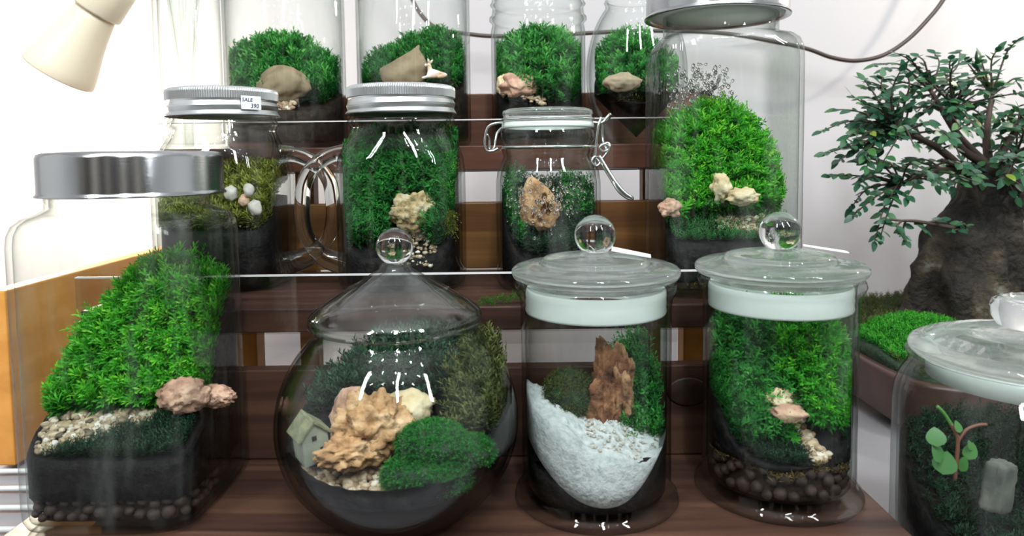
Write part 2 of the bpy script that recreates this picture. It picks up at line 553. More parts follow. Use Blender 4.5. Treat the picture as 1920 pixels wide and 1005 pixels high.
def layer(name, J, top, bottom, mt, scale=1.0, seg=72, rings=22, rough=.0015, seed=0, label=None, cat='soil', kind='stuff', parent=None):
    """closed body between two height functions of (u, v) in [-1,1]^2 inside the jar's footprint"""
    v, f = [], []
    sx = 1 / J.hx; sy = 1 / J.hy
    def pt(r, t):
        R = J.rho(t) * r * scale
        return R * np.cos(t), R * np.sin(t)
    T = np.arange(seg) * 2 * np.pi / seg
    rows = []
    for i in range(rings + 1):
        r = i / rings
        if i == 0:
            x = np.zeros(1); y = np.zeros(1)
        else:
            x, y = pt(r, T)
        z = top(x * sx, y * sy)
        z = np.broadcast_to(z, x.shape).astype(float).copy()
        for k in range(len(x)):
            z[k] += rough * noise.fractal(Vector((x[k] * 260 + seed, y[k] * 260, seed * 3.3)), 1, 2, 3)
        b = np.broadcast_to(bottom(x * sx, y * sy), x.shape)
        z = np.maximum(z, b - .0004)
        rows.append(range(len(v), len(v) + len(x)))
        v += list(zip(x, y, z))
    xo, yo = pt(1.0, T)
    zt = np.array([v[k][2] for k in rows[-1]])
    zb = np.broadcast_to(bottom(xo * sx, yo * sy), xo.shape)
    for q in (.33, .66, 1.0):
        rows.append(range(len(v), len(v) + seg)); v += list(zip(xo, yo, np.minimum(zt, zt * (1 - q) + zb * q)))
    for a, b in zip(rows[:-1], rows[1:]):
        for i in range(seg):
            j = (i + 1) % seg
            if len(a) == 1: f.append((a[0], b[i], b[j]))
            else: f.append((a[i], b[i], b[j], a[j]))
    c = len(v)
    v.append((0, 0, float(np.asarray(bottom(np.zeros(1), np.zeros(1))).ravel()[0])))
    for i in range(seg): f.append((c, rows[-1][(i + 1) % seg], rows[-1][i]))
    me = bpy.data.meshes.new(name); me.from_pydata(v, [], f)
    o = link(name, me, mt, parent, None if parent else J.loc)
    return tag(o, label, cat if label else None, kind=kind)


# ---- moss shoots
def shoot_proto(rnd, K=14, wid=.28, bend=.25, up=.9):
    v, f, tt = [], [], []
    az = rnd.uniform(0, 6.28)
    for k in range(K):
        t = .08 + .92 * k / (K - 1)
        base = np.array([bend * t * t * math.cos(az), bend * t * t * math.sin(az), t])
        a = k * 2.4 + rnd.uniform(-.4, .4)
        l = wid * (1.15 - .55 * t) * rnd.uniform(.8, 1.2)
        d = np.array([math.cos(a), math.sin(a), up * (.5 + 1.1 * t)]); d /= np.linalg.norm(d)
        s = np.array([-math.sin(a), math.cos(a), 0])
        w = l * .115
        q = len(v)
        tip = base + d * l + np.array([0, 0, -.12 * l])
        mid = base + d * l * .5 + np.array([0, 0, .06 * l])
        v += [base, mid + s * w, tip, mid - s * w]
        f.append((q, q + 1, q + 2, q + 3))
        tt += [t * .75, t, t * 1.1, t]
    return np.array(v), np.array(f), np.array(tt)


def shoots_mesh(name, pos, dirs, L, seed=0, K=14, wid=.28, bend=.25, tint_lo=.1, tint_hi=.9, up=.9):
    rnd = random.Random(seed)
    rs = np.random.RandomState(seed)
    protos = [shoot_proto(rnd, K, wid, bend * rnd.uniform(.3, 1.5), up) for _ in range(8)]
    V, Fq, Tn, base = [], [], [], 0
    n = len(pos)
    d = dirs / np.linalg.norm(dirs, axis=1)[:, None]
    ref = np.where(np.abs(d[:, 2:3]) > .9, np.array([[1., 0, 0]]), np.array([[0, 0, 1.]]))
    a = np.cross(ref, d); a /= np.linalg.norm(a, axis=1)[:, None]
    b = np.cross(d, a)
    ang = rs.uniform(0, 2 * np.pi, n)
    a2 = a * np.cos(ang)[:, None] + b * np.sin(ang)[:, None]
    b2 = np.cross(d, a2)
    which = rs.randint(0, 8, n)
    col = rs.uniform(0, 1, n)
    for w in range(8):
        ix = np.where(which == w)[0]
        if not len(ix): continue
        pv, pf, pt = protos[w]
        R = np.stack([a2[ix], b2[ix], d[ix]], axis=1)
        vv = np.einsum('kj,njc->nkc', pv, R) * L[ix][:, None, None] + pos[ix][:, None, :]
        m_ = len(pv)
        ff = (pf[None] + (np.arange(len(ix)) * m_)[:, None, None] + base).reshape(-1, 4)
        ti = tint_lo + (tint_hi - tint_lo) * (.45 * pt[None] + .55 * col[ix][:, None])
        V.append(vv.reshape(-1, 3)); Fq.append(ff); Tn.append(ti.ravel())
        base += m_ * len(ix)
    return qmesh(name, np.concatenate(V), np.concatenate(Fq), np.clip(np.concatenate(Tn), 0, 1))


def moss(name, label, J, h, mask, n, L, mt, seed=0, up=.45, lean=(0, -.15, 0), spread=.35, lim=.97, cat='moss', clump=.0, **k):
    """shoots growing from the height function h(u,v) wherever mask(u,v) > random"""
    rs = np.random.RandomState(seed + 11)
    out_p, out_d, tot = [], [], 0
    e = .01
    for _ in range(60):
        u = rs.uniform(-1, 1, 6000); v = rs.uniform(-1, 1, 6000)
        x = u * J.hx; y = v * J.hy
        t = np.arctan2(y, x); r = np.hypot(x, y)
        ok = r < J.rho(t) * (lim - .03)
        ok &= rs.uniform(0, 1, 6000) < mask(u, v)
        gx = (h(u + e, v) - h(u - e, v)) / (2 * e * J.hx); gy = (h(u, v + e) - h(u, v - e)) / (2 * e * J.hy)
        w = np.sqrt(1 + gx * gx + gy * gy)
        ok &= rs.uniform(0, 5.5, 6000) < w
        ix = np.where(ok)[0]
        nrm = np.stack([-gx, -gy, np.ones_like(gx)], 1) / w[:, None]
        d = nrm * (1 - up) + np.array([[0, 0, up]]) + np.array([lean]) + rs.normal(0, spread, (6000, 3)) * .6
        d /= np.linalg.norm(d, axis=1)[:, None]
        out_p.append(np.stack([x, y, h(u, v)], 1)[ix]); out_d.append(d[ix]); tot += len(ix)
        if tot >= n: break
    p = np.concatenate(out_p)[:n]; d = np.concatenate(out_d)[:n]
    Ls = L * rs.uniform(.65, 1.25, len(p))
    if clump:
        cn = np.array([noise.fractal(Vector(q * 95) + Vector((seed * 7.1, 0, 0)), 1, 2, 2) for q in p])
        p = p + d * (clump * np.clip(cn, -.7, 1))[:, None]
    # keep the tips inside the glass
    for _ in range(3):
        tip = p + d * Ls[:, None] * 1.1
        t = np.arctan2(tip[:, 1], tip[:, 0]); r = np.hypot(tip[:, 0], tip[:, 1])
        over = np.maximum(r - J.rho(t) * lim, 0)
        d[:, 0] -= np.cos(t) * over / Ls; d[:, 1] -= np.sin(t) * over / Ls
        d /= np.linalg.norm(d, axis=1)[:, None]
    me = shoots_mesh(name, p, d, Ls, seed, **k)
    co = np.empty(len(me.vertices) * 3, np.float32); me.vertices.foreach_get('co', co); co = co.reshape(-1, 3)
    R = J.rho(np.arctan2(co[:, 1], co[:, 0])) * min(lim + .01, .985); r = np.hypot(co[:, 0], co[:, 1])
    sc_ = np.where(r > R, R / np.maximum(r, 1e-9), 1)
    co[:, :2] *= sc_[:, None]
    me.vertices.foreach_set('co', co.ravel()); me.update()
    o = link(name, me, mt, loc=J.loc, smooth=False)
    return tag(o, label, cat, kind='stuff')


def pebbles(name, label, J, h, mask, n, r, mt, seed=0, lim=.95, cat='gravel', flat=.7):
    rs = np.random.RandomState(seed + 5)
    bm = bmesh.new(); bmesh.ops.create_icosphere(bm, subdivisions=2, radius=1)
    pv = np.array([v.co[:] for v in bm.verts]); pf = np.array([[v.index for v in f.verts] for f in bm.faces]); bm.free()
    V, Fc, T, c = [], [], [], 0
    tries = 0
    while c < n and tries < 200000:
        tries += 1
        u, v = rs.uniform(-1, 1, 2)
        x, y = u * J.hx, v * J.hy
        if math.hypot(x, y) > float(J.rho(np.array(math.atan2(y, x)))) * lim - r: continue
        if rs.uniform() > float(np.asarray(mask(np.array([u]), np.array([v]))).ravel()[0]): continue
        s = r * rs.uniform(.6, 1.3)
        q = pv * (1 + .25 * rs.normal(0, .5, (1, 3))) * np.array([[1, rs.uniform(.7, 1), flat]])
        q = q + .10 * rs.normal(0, 1, q.shape)
        a = rs.uniform(0, 6.28); R = np.array([[math.cos(a), -math.sin(a), 0], [math.sin(a), math.cos(a), 0], [0, 0, 1]])
        z = float(np.asarray(h(np.array([u]), np.array([v]))).ravel()[0])
        V.append(q @ R.T * s + np.array([[x, y, z + s * rs.uniform(.1, .8)]]))
        Fc.append(pf + c * len(pv)); T.append(np.full(len(pv), np.clip(rs.normal(.55, .28), 0, 1))); c += 1
    me = qmesh(name, np.concatenate(V), np.concatenate(Fc), np.concatenate(T))
    o = link(name, me, mt, loc=J.loc)
    return tag(o, label, cat, kind='stuff')


def clay_balls(J, zlo, zhi, count, r, label, group, seed=0, inset=.0005):
    """single clay balls lying against the front of the glass; one object each"""
    rs = random.Random(seed)
    prot = []
    for i in range(4):
        me = rock_mesh('clay_ball', (r, r, r), 90 + i, .16, 1.2, 2)
        me.materials.append(M['clay'])
        me.polygons.foreach_set('use_smooth', [True] * len(me.polygons))
        prot.append(me)
    put = []
    for q in range(9000):
        if len(put) >= count: break
        s = rs.uniform(.72, 1.18)
        t = rs.uniform(-math.pi * 1.02, math.pi * .02)
        R = float(J.rho(np.array(t))) - r * s * 1.12 - inset
        z = max(zlo + r * s * 1.05, min(zhi - r * s * .6, rs.uniform(zlo, zhi)))
        p = Vector((R * math.cos(t), R * math.sin(t), z))
        if any((p - a).length < (r * s + b) * .93 for a, b in put): continue
        put.append((p, r * s))
        o = bpy.data.objects.new('clay_ball', prot[rs.randrange(4)])
        o.scale = (s, s, s * rs.uniform(.85, 1))
        o.rotation_euler = (0, 0, rs.uniform(0, 6))
        o.location = J.loc + p
        COL.objects.link(o)
        tag(o, label, 'clay ball', group)


#@@SCENE
ZF, ZM, ZT, ZTAB = -0.221, -0.1095, 0.0105, -0.279

# ------------------------------------------------------------------ setting
tag(box('wall_back', (-2.2, 1.08, -1.03), (2.4, 1.13, 1.9), M['wall'], bev=0), kind='structure')
tag(box('floor', (-2.2, -2.0, -1.06), (2.4, 1.13, -1.03), M['table'], bev=0), kind='structure')

tag(box('ceiling', (-2.2, -2.0, 1.80), (2.4, 1.13, 1.85), M['ceiling'], bev=0), kind='structure')
tag(box('wall_left', (-2.25, -2.0, -1.03), (-2.2, 1.13, 1.80), M['ceiling'], bev=0), kind='structure')
tag(box('wall_right', (2.4, -2.0, -1.03), (2.45, 1.13, 1.80), M['ceiling'], bev=0), kind='structure')
wf = tag(box('wall_front', (-2.2, -2.05, -1.03), (2.4, -2.0, 1.80), M['shop_dark'], bev=0), kind='structure')
for i in range(6):  # unseen cream strips, added behind the camera to reflect as streaks in steel lids
    x = -2.0 + .78 * i
    box('panel', (x, -1.999, -.9), (x + (.16, .3, .1)[i % 3], -1.985, 1.6), M['streak_strip'], wf, .004)
t = thing('table', 'grey white laminate table carrying the plant stand and the bonsai', 'table', (0, .7, ZTAB - .03))
box('table_top', (-1.2, -.40, 0), (1.3, .36, .03), M['table'], t, .003)
for sx in (-1.1, 1.2):
    for sy in (-.35, .31):
        box('leg', (sx - .025, sy - .025, -.72), (sx + .025, sy + .025, -.0005), M['white_metal'], t, .003)

t = thing('wire_rack', 'white wire rack with level rods lying on the table beside the orange board', 'rack', (-.47, .52, ZTAB))
for i in range(9):
    y = -.10 + .034 * i
    if .52 + y > .70: break
    tube('rod', [(-.22, y, .0045), (.155, y, .0045)], .0022, M['white_metal'], t, 8)
for x in (-.20, .10):
    tube('cross_rod', [(x, -.11, .0016), (x, .18, .0016)], .0014, M['white_metal'], t, 8)

t = thing('wooden_board', 'orange varnished wooden board standing on edge left of the big jar', 'board', (-.462, .83, ZTAB))
box('panel', (-.009, -.195, .0045), (.009, .20, .165), M['wood_orange'], t)

# ------------------------------------------------------------------ stepped stand
t = thing('plant_stand', 'three step dark wooden stand with clear guard strips under the terrariums', 'stand', (0, .6, ZTAB))
STX0, STX1 = -.305, .229
def sbox(name, lo, hi, mt, bev=.0012):
    return box(name, (lo[0], lo[1] - .6, lo[2] - ZTAB), (hi[0], hi[1] - .6, hi[2] - ZTAB), mt, t, bev)
sbox('shelf_plank', (STX0, .385, ZF - .020), (STX1, .530, ZF), M['wood'])
sbox('shelf_plank', (-.318, .5215, ZM - .018), (.238, .694, ZM), M['wood'])
sbox('shelf_plank', (-.335, .690, ZT - .0235), (.238, .872, ZT), M['wood_red'])
b1 = sbox('back_board', (-.302, .5165, ZF + .0003), (.226, .5285, -.1535), M['wood'])
sbox('back_board', (-.318, .700, ZM + .0003), (.238, .714, -.0445), M['wood_mid'])
sbox('back_board', (-.335, .858, ZT + .0003), (.238, .871, .0742), M['wood_red'])
kp = P(1290, 735, .5155)
o = link('wood_knot', lathe('wood_knot', [(0, -.0008), (.012, -.0008), (.0135, 0), (.012, .0006), (0, .0008)], 24), M['knot'], t, (kp.x, kp.y + .0006 - .6, kp.z - ZTAB))
o.rotation_euler = (math.pi / 2, 0, 0); o.scale = (1.15, .8, 1); o['label'] = 'dark round wood knot'
for x in (-.222, .150):
    sbox('support_post', (x - .010, .585, ZTAB + .0003), (x + .010, .605, ZM - .0183), M['wood_orange'])
    sbox('support_block', (x + (.011 if x > 0 else -.011 - .014), .583, ZTAB + .0003), (x + (.025 if x > 0 else -.011), .600, -.150), M['wood_orange'])
    sbox('support_post', (x - .010, .770, ZTAB + .0003), (x + .010, .790, ZT - .0238), M['wood_mid'])
for x in (-.29, .21):
    sbox('foot', (x - .012, .40, ZTAB + .0003), (x + .012, .52, ZF - .0203), M['wood'])
def guard(x0, x1, y, z0, z1):
    w = box('guard_strip', (x0, y - .6, z0 - ZTAB), (x1, y + .003 - .6, z1 - ZTAB), M['acrylic'], t, 0)
    w['label'] = 'clear plastic guard strip'
    e = box('strip_edge', (x0, y - .6, z1 - ZTAB), (x1, y + .003 - .6, z1 + .0011 - ZTAB), M['acrylic_edge'], w, 0)
guard(-.318, .238, .5178, ZM - .018, -.0850)
guard(-.335, .236, .6862, ZT - .0235, .0345)
box('strip_edge', (-.335, .6862 - .6, ZT - .0247 - ZTAB), (.236, .6892 - .6, ZT - .0236 - ZTAB), M['black'], t, 0)

# ------------------------------------------------------------------ helpers for jars
def pm(D): return D / F
def zrel(px, py, D, Z): return P(px, py, D).z - Z

def px_rings(px, D, Z, prof):
    """(half width px, y px, exponent) -> rings in metres above the base"""
    return [(hw * pm(D), hw * pm(D), n, zrel(px, y, D, Z)) for hw, y, n in prof]

def add_knob(parent, z, r, name='knob', flat=.25):
    pr = []
    for i in range(19):
        a = -math.pi / 2 + math.pi * i / 18
        rr, zz = r * math.cos(a), r * math.sin(a)
        if zz < -r * (1 - flat): zz = -r * (1 - flat)
        pr.append((0 if i in (0, 18) else rr, zz))
    return link(name, lathe(name, pr, 40), M['solid'], parent, (0, 0, z))

ALL = {}

# ================================================================== big square jar, front left
def canister(px, D, Z, label, hx, n, body, lid, lid_r, lid_px, sticker=None, name='square_jar', misty=True):
    x = P(px, 800, D).x if Z < -.2 else P(px, 400, D).x
    t = thing(name, label, 'jar', (x, D, Z))
    rings = [(hx * s, hx * s, nn, z) for s, nn, z in body]
    link('glass_body', ring_mesh('glass_body', double_wall(rings, .0028, .006), 128), M['glass_misty' if misty else 'glass'], t)
    z0, z1 = lid
    r = lid_r
    pr = [(r - .004, z0 + .002), (r - .0015, z0), (r + .0012, z0), (r + .0015, z0 + .0008), (r + .0004, z0 + .0018), (r, z0 + .003), (r, z1 - .0035), (r - .0008, z1 - .0012), (r - .003, z1), (r - .008, z1 + .0004), (0, z1 + .0006)]
    dx = (P(lid_px, 300, D).x - x)
    l = link('lid', lathe('lid', pr, 128), M['steel'], t, (dx, 0, 0)); l['label'] = 'brushed steel lid'
    link('lid_liner', lathe('lid_liner', [(0, z0 + .0015), (r - .002, z0 + .0015), (r - .004, z0 + .003), (0, z0 + .003)], 64), M['liner'], l)
    return t, x

DL = .4605
hxL = .0535
tL, xL = canister(266, DL, ZF, 'large square glass jar with brushed steel lid and tall bright moss bank, front left corner', hxL, 7,
    [(.90, 5, 0), (.965, 6.5, .003), (.992, 7, .008), (1, 7, .016), (1, 7, .10), (1, 7, .171), (.995, 6.5, .178), (.975, 5.5, .1835), (.945, 4, .187), (.905, 2.6, .1895), (.885, 2, .192), (.885, 2, .201)],
    (.1995, .2265), .0533, 250)
JL = Jar(xL, DL, ZF, hxL - .0036, n=7)
ctop = lambda u: np.interp(u, [-1, -.9, -.5, .17, .5, 1], [.064, .072, .104, .139, .128, .122])
hL = lambda u, v: .047 + .016 * sstep(-.95, -.3, v) + sstep(-.30 + .10 * u, .45 + .10 * u, v) * (ctop(u) - .062)
layer('soil_bed', JL, lambda u, v: np.minimum(hL(u, v) - .0015, .2), lambda u, v: .0215 + 0 * u, M['soil'], seed=1, label='black soil bed in the large square jar at front left')
layer('clay_bed', JL, lambda u, v: .0205 + 0 * u, lambda u, v: .0068 + 0 * u, M['soil_brown'], scale=.90, rings=6, seed=2, label='dark drainage bed at the bottom of the large square jar')
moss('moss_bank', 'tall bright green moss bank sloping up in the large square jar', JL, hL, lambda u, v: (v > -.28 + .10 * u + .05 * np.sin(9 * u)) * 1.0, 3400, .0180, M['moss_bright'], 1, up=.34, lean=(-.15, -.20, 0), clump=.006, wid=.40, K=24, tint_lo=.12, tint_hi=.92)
moss('moss_carpet', 'low dark green moss carpet along the front of the large square jar', JL, hL, lambda u, v: ((v < np.minimum(-.99 + .36 * (u + 1), -.45)) & (v > -.98)) * 1.0, 1000, .0062, M['moss_dark'], 2, up=.7, wid=.5, K=9)
pebbles('gravel', 'tan pebble path below the moss in the large square jar', JL, hL, lambda u, v: ((v < -.24 + .10 * u) & (v > -1.0 + .36 * (u + 1)) & (u < .40)) * 1.0, 520, .0022, M['pebble_grey'], 3)
rock('stone', 'pinkish ridged driftwood stone lying in the large square jar', 'stone', P(345, 742, .437), (.0135, .009, .0100), M['rock_pink'], 4, .15, amp=.42, freq=2.2, ridged=True)
rock('stone', 'long pink ribbed stone in the large square jar beside its right wall', 'stone', P(404, 742, .450), (.0120, .007, .0062), M['rock_pink'], 12, -.35, amp=.5, freq=2.6, ridged=True)
clay_balls(JL, .0068, .0225, 75, .0036, 'brown clay drainage ball at the bottom of the large square jar', 'clay balls in the large square jar', 1)

# ================================================================== tall square jar on the middle step
DR = .588
tR, xR = canister(1347, DR, ZM, 'tall square glass jar with steel lid and domed bright moss, right end of middle step', .0535, 7,
    [(.90, 5, 0), (.965, 6.5, .003), (.992, 7, .008), (1, 7, .016), (1, 7, .10), (1, 7, .182), (.993, 6.5, .190), (.97, 5.5, .196), (.93, 4, .2), (.87, 2.6, .202), (.84, 2, .205), (.84, 2, .222)],
    (.2180, .259), .0556, 1341)
tR.location = (xR, DR, ZM)
JR = Jar(xR, DR, ZM, .0535 - .0036, n=7)
topR = lambda u: np.interp(u, [-1, -.8, -.3, .15, .45, .75, .9, 1], [.085, .105, .126, .135, .118, .096, .06, .045])
hR = lambda u, v: .044 + .018 * sstep(-.9, -.1, v) + sstep(-.30, .38, v) * np.maximum(topR(u) - .062, -.012)
layer('soil_bed', JR, lambda u, v: hR(u, v) - .0015, lambda u, v: .0135 + 0 * u, M['soil'], seed=3, label='wet black soil bed in the tall square jar on the middle step')
layer('clay_bed', JR, lambda u, v: .013 + 0 * u, lambda u, v: .0066 + 0 * u, M['soil_brown'], scale=.97, rings=6, seed=5, label='brown bottom layer of the tall square jar on the middle step')
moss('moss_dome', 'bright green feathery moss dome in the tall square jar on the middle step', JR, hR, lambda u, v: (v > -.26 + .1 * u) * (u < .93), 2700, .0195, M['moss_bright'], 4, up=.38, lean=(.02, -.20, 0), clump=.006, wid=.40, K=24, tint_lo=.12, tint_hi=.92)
moss('moss_carpet', 'low dark moss lawn in front of the dome in the tall square jar', JR, hR, lambda u, v: (v < -.28) * .9, 800, .0058, M['moss_green'], 5, up=.5, wid=.5, K=9, tint_hi=.7)
pebbles('gravel', 'orange tan pebble strip below the dome in the tall square jar', JR, hR, lambda u, v: ((u > -.15) & (v > -.62 - .25 * u) & (v < -.22 - .12 * u)) * 1.0, 210, .0025, M['pebble'], 6)
rock('stone', 'small upright cream stone at the foot of the domed moss in the tall square jar', 'stone', P(1352, 352, .557), (.0075, .006, .0100), M['rock_cream'], 21, .3, amp=.45, freq=1.8)
rock('stone', 'wide cream and brown stone right of the upright one in the tall square jar', 'stone', P(1392, 368, .553), (.0125, .008, .0062), M['rock_cream'], 22, .1, amp=.4, freq=2)
rock('stone', 'pale split stone near the left wall of the tall square jar', 'stone', P(1256, 389, .549), (.0080, .006, .0072), M['rock_pink'], 23, 0, amp=.42, freq=1.6)
moss('dry_moss', 'dry tan moss tufts under the soil of the tall square jar', JR, lambda u, v: .006 + 0 * u, lambda u, v: ((v < -.93)) * 1.0, 200, .009, M['moss_dry'], 7, up=.6, wid=.6, K=8, lim=.995)

# condensation on the inside of the tall jar's back pane
def drops(name, label, pts, nrm, rr, seed):
    rs = random.Random(seed)
    bm = bmesh.new(); bmesh.ops.create_icosphere(bm, subdivisions=1, radius=1)
    pv = np.array([v.co[:] for v in bm.verts]); pf = np.array([[v.index for v in f.verts] for f in bm.faces]); bm.free()
    V, Fc = [], []
    for i, (p, nn) in enumerate(zip(pts, nrm)):
        r = rr * rs.uniform(.5, 1.5) ** 1.5
        nn = np.array(nn) / np.linalg.norm(nn)
        q = pv * r * np.array([[1, 1, rs.uniform(.9, 1.5)]])
        q -= np.outer(q @ nn, nn) * .5
        V.append(q + np.array([p])); Fc.append(pf + len(pv) * i)
    me = qmesh(name, np.concatenate(V), np.concatenate(Fc))
    return me
rs = random.Random(5)
pts = []
while len(pts) < 520:
    u, z = rs.gauss(-.05, .34), rs.gauss(.158, .020)
    if -.85 < u < .55 and .12 < z < .188: pts.append((u * .048, .0535 - .0036, z))
o = link('water_drops', drops('water_drops', '', pts, [(0, 1, 0)] * len(pts), .0012, 3), M['drop'], tR)
o['kind'] = 'stuff'

def label_paper(name, parent, corners, th=.0003, mt='paper'):
    bm = bmesh.new()
    vs = [bm.verts.new(Vector(c)) for c in corners]
    f = bm.faces.new(vs)
    r = bmesh.ops.extrude_face_region(bm, geom=[f])
    n_ = f.normal.copy() if f.normal.length else Vector((0, 0, 1))
    bm.normal_update(); n_ = f.normal
    for v in r['geom']:
        if isinstance(v, bmesh.types.BMVert): v.co -= n_ * th
    bmesh.ops.recalc_face_normals(bm, faces=bm.faces)
    me = bpy.data.meshes.new(name); bm.to_mesh(me); bm.free()
    return link(name, me, M[mt], parent, smooth=False)
def curved_label(name, parent, r, a0, a1, z0, z1, slant=0):
    v, f = [], []
    n = 8
    for k in range(n + 1):
        a = a0 + (a1 - a0) * k / n
        for rr in (r, r + .0004):
            v += [(rr * math.cos(a), rr * math.sin(a), z0 + slant * k / n), (rr * math.cos(a), rr * math.sin(a), z1 + slant * k / n)]
    for k in range(n):
        a, b = 4 * k, 4 * k + 4
        f += [(a, a + 1, b + 1, b), (a + 2, b + 2, b + 3, a + 3), (a, b, b + 2, a + 2), (a + 1, a + 3, b + 3, b + 1)]
    f += [(0, 2, 3, 1), (4 * n, 4 * n + 1, 4 * n + 3, 4 * n + 2)]
    me = bpy.data.meshes.new(name); me.from_pydata(v, [], f)
    return link(name, me, M['paper'], parent, smooth=False)
l = curved_label('price_label', tR, .0557, -.62, -.22, .2315, .268); l.location = (P(1343, 300, DR).x - xR, 0, 0)
l['label'] = 'blank white paper label'

# ================================================================== two apothecary jars with ball lids, front row
def apothecary(px, D, label, lid_tilt=0):
    x = P(px, 760, D).x
    t = thing('glass_jar', label, 'jar', (x, D, ZF))
    s = 1.0
    out = [(.040, .0), (.0515, .0004), (.0528, .0022), (.0522, .0046), (.0500, .0062), (.0484, .0082), (.0478, .012), (.0476, .06), (.0478, .122), (.0486, .1275), (.0508, .1305), (.0518, .1335), (.0510, .1365), (.0495, .1375)]
    up_ = lambda z: z + .004 * float(sstep(.11, .128, z))
    rings = [(r, r, 2, up_(z)) for r, z in out]
    inner = [(r, r, 2, up_(z)) for r, z in [(.0468, .1368), (.0458, .133), (.0454, .125), (.0450, .11), (.0449, .02), (.0440, .0105), (.041, .0092)]]
    link('glass_body', ring_mesh('glass_body', [(0, 0, 2, 0)] + rings + inner + [(0, 0, 2, .009)], 96), M['glass'], t)
    # thick pressed lid with a step and an edge roll
    pr = [(0, .1330), (.036, .1332), (.0425, .1345), (.0430, .1383), (.0495, .1388), (.0522, .1402), (.0534, .1428), (.0532, .1455), (.0515, .1478), (.0480, .1494), (.0410, .1500), (.0362, .1497), (.0350, .1502), (.0342, .1535), (.0325, .1552), (.0270, .1566), (.0190, .1578), (.0110, .1585), (.0092, .1596), (0, .1600)]
    pr = [(r, z + .0042 * max(0, min(1, (.1596 - z) / .018))) for r, z in pr]
    l = link('lid', lathe('lid', pr, 96), M['pressed'], t); l['label'] = 'thick pressed glass lid'
    add_knob(l, .1703, .0131, flat=.18)
    g = [(.0426, .1168), (.0443, .1172), (.0448, .1185), (.0442, .1212), (.0447, .1235), (.0442, .1262), (.0446, .1285), (.0442, .1315), (.0434, .1325), (.0428, .1315), (.0424, .125), (.0426, .1168)]
    g = [(r, z + .0048) for r, z in g]
    link('seal', lathe('seal', g, 96), M['gasket'], t)['label'] = 'milky white rubber seal'
    return t, x
D2, D3 = .455, .462
t2, x2 = apothecary(1117, D2, 'straight glass jar with ball topped lid holding white sand and wood chunk')
t3, x3 = apothecary(1458, D3, 'straight glass jar with ball topped lid holding two bright moss tufts')
for tt, xx in ((t2, x2), (t3, x3)):
    dx0 = .012 if tt is t2 else .020
    l = label_paper('price_label', tt, [(.0095, -.006, .1608), (.0330, -.013, .1572), (.0345, -.004, .1578), (.0110, .004, .1622)] if tt is t2 else [(dx0, .012, .1592), (dx0 + .024, -.002, .1560), (dx0 + .026, .006, .1562), (dx0 + .003, .020, .1592)], .0004)
    l['label'] = 'white paper tag stuck on the lid'
J2 = Jar(x2, D2, ZF, .0446); J3 = Jar(x3, D3, ZF, .0446)
# sand jar
h2 = lambda u, v: .026 + .030 * sstep(-.9, .7, v) + .006 * u
s2t = lambda u, v: .0465 - .016 * u + .014 * (v + .9) + .0015 * np.sin(9 * u)
layer('soil_bed', J2, h2, lambda u, v: .0092 + 0 * u, M['soil'], scale=.985, seed=6, label='black soil bed in the jar with white sand')
layer('sand_slope', J2, lambda u, v: np.where(v < .15, s2t(u, v), -1), lambda u, v: .0135 + .030 * u * u + .006 * sstep(.2, .9, u), M['sand'], scale=1.0, rings=40, seg=96, seed=7, rough=.002, label='white sand slope banked against the glass of the ball topped jar', cat='sand')
rock('moss_ball', 'rounded olive green moss cushion resting on the white sand', 'moss', P(1068, 748, .452), (.0165, .014, .0185), M['moss_olive'], 31, 0, amp=.12, freq=1.2)
JB = Jar(*P(1068, 748, .452), .0165)
_b = bpy.data.objects[-1] if False else None
def fuzz(parent_name, label, loc, size, mt, n, L, seed, cat='moss', name='moss_cushion', **k):
    """one cushion: shoots standing off an ellipsoid"""
    rs = np.random.RandomState(seed)
    d = rs.normal(0, 1, (n, 3)); d /= np.linalg.norm(d, axis=1)[:, None]
    d[:, 2] = np.where(d[:, 2] < -.45, -d[:, 2], d[:, 2])
    p = d * np.array([size])
    nn = d / np.array([size]); nn /= np.linalg.norm(nn, axis=1)[:, None]
    dd = nn + rs.normal(0, .3, nn.shape)
    dd /= np.linalg.norm(dd, axis=1)[:, None]
    me = shoots_mesh(name, p * .97, dd, L * rs.uniform(.6, 1.3, n), seed, **k)
    return link(name, me, mt, loc=loc, smooth=False)
b_ = bpy.data.objects['moss_ball']
bx = fuzz('', '', (0, 0, 0), (.0163, .0138, .0183), M['moss_olive'], 1500, .0030, 5, name='shoots', K=7, wid=.6)
bx.parent = b_; bx['kind'] = 'stuff'
b_.data.materials.clear(); b_.data.materials.append(M['carpet'])
rock('wood_chunk', 'rugged reddish brown bark chunk standing in the white sand jar', 'wood', P(1136, 748, .450), (.0115, .0090, .0315), M['bark'], 33, (0, .06, .4), amp=.55, freq=1.7, sub=5)
rock('wood_chunk', 'lighter brown bark chunk leaning against the taller one in the sand jar', 'wood', P(1166, 738, .455), (.0105, .0085, .0270), M['bark_light'], 35, (0, -.18, 1.2), amp=.5, freq=1.9, sub=5)
h2m = lambda u, v: .040 + .055 * sstep(-.2, .6, v) * sstep(-.1, .8, u)
moss('moss_tuft', 'green feathery moss tuft at the back right of the sand jar', J2, h2m, lambda u, v: ((u > .28) & (v > -.25)) * 1.0, 420, .013, M['moss_green'], 8, up=.6, wid=.4, K=15)
layer('soil_mound', J2, lambda u, v: np.where((u > .2), h2m(u, v) - .002, -1), lambda u, v: .03 + 0 * u, M['soil'], scale=.97, seed=8, label='black soil mound behind the bark in the sand jar')
pebbles('gravel', 'loose white grains scattered on dark soil below the bark chunks', J2, lambda u, v: np.maximum(h2(u, v), np.where(v < .1, s2t(u, v), 0)), lambda u, v: ((u > -.2) & (v < .1)) * 1.0, 220, .0011, M['sand'] if False else M['rock_white'], 9)
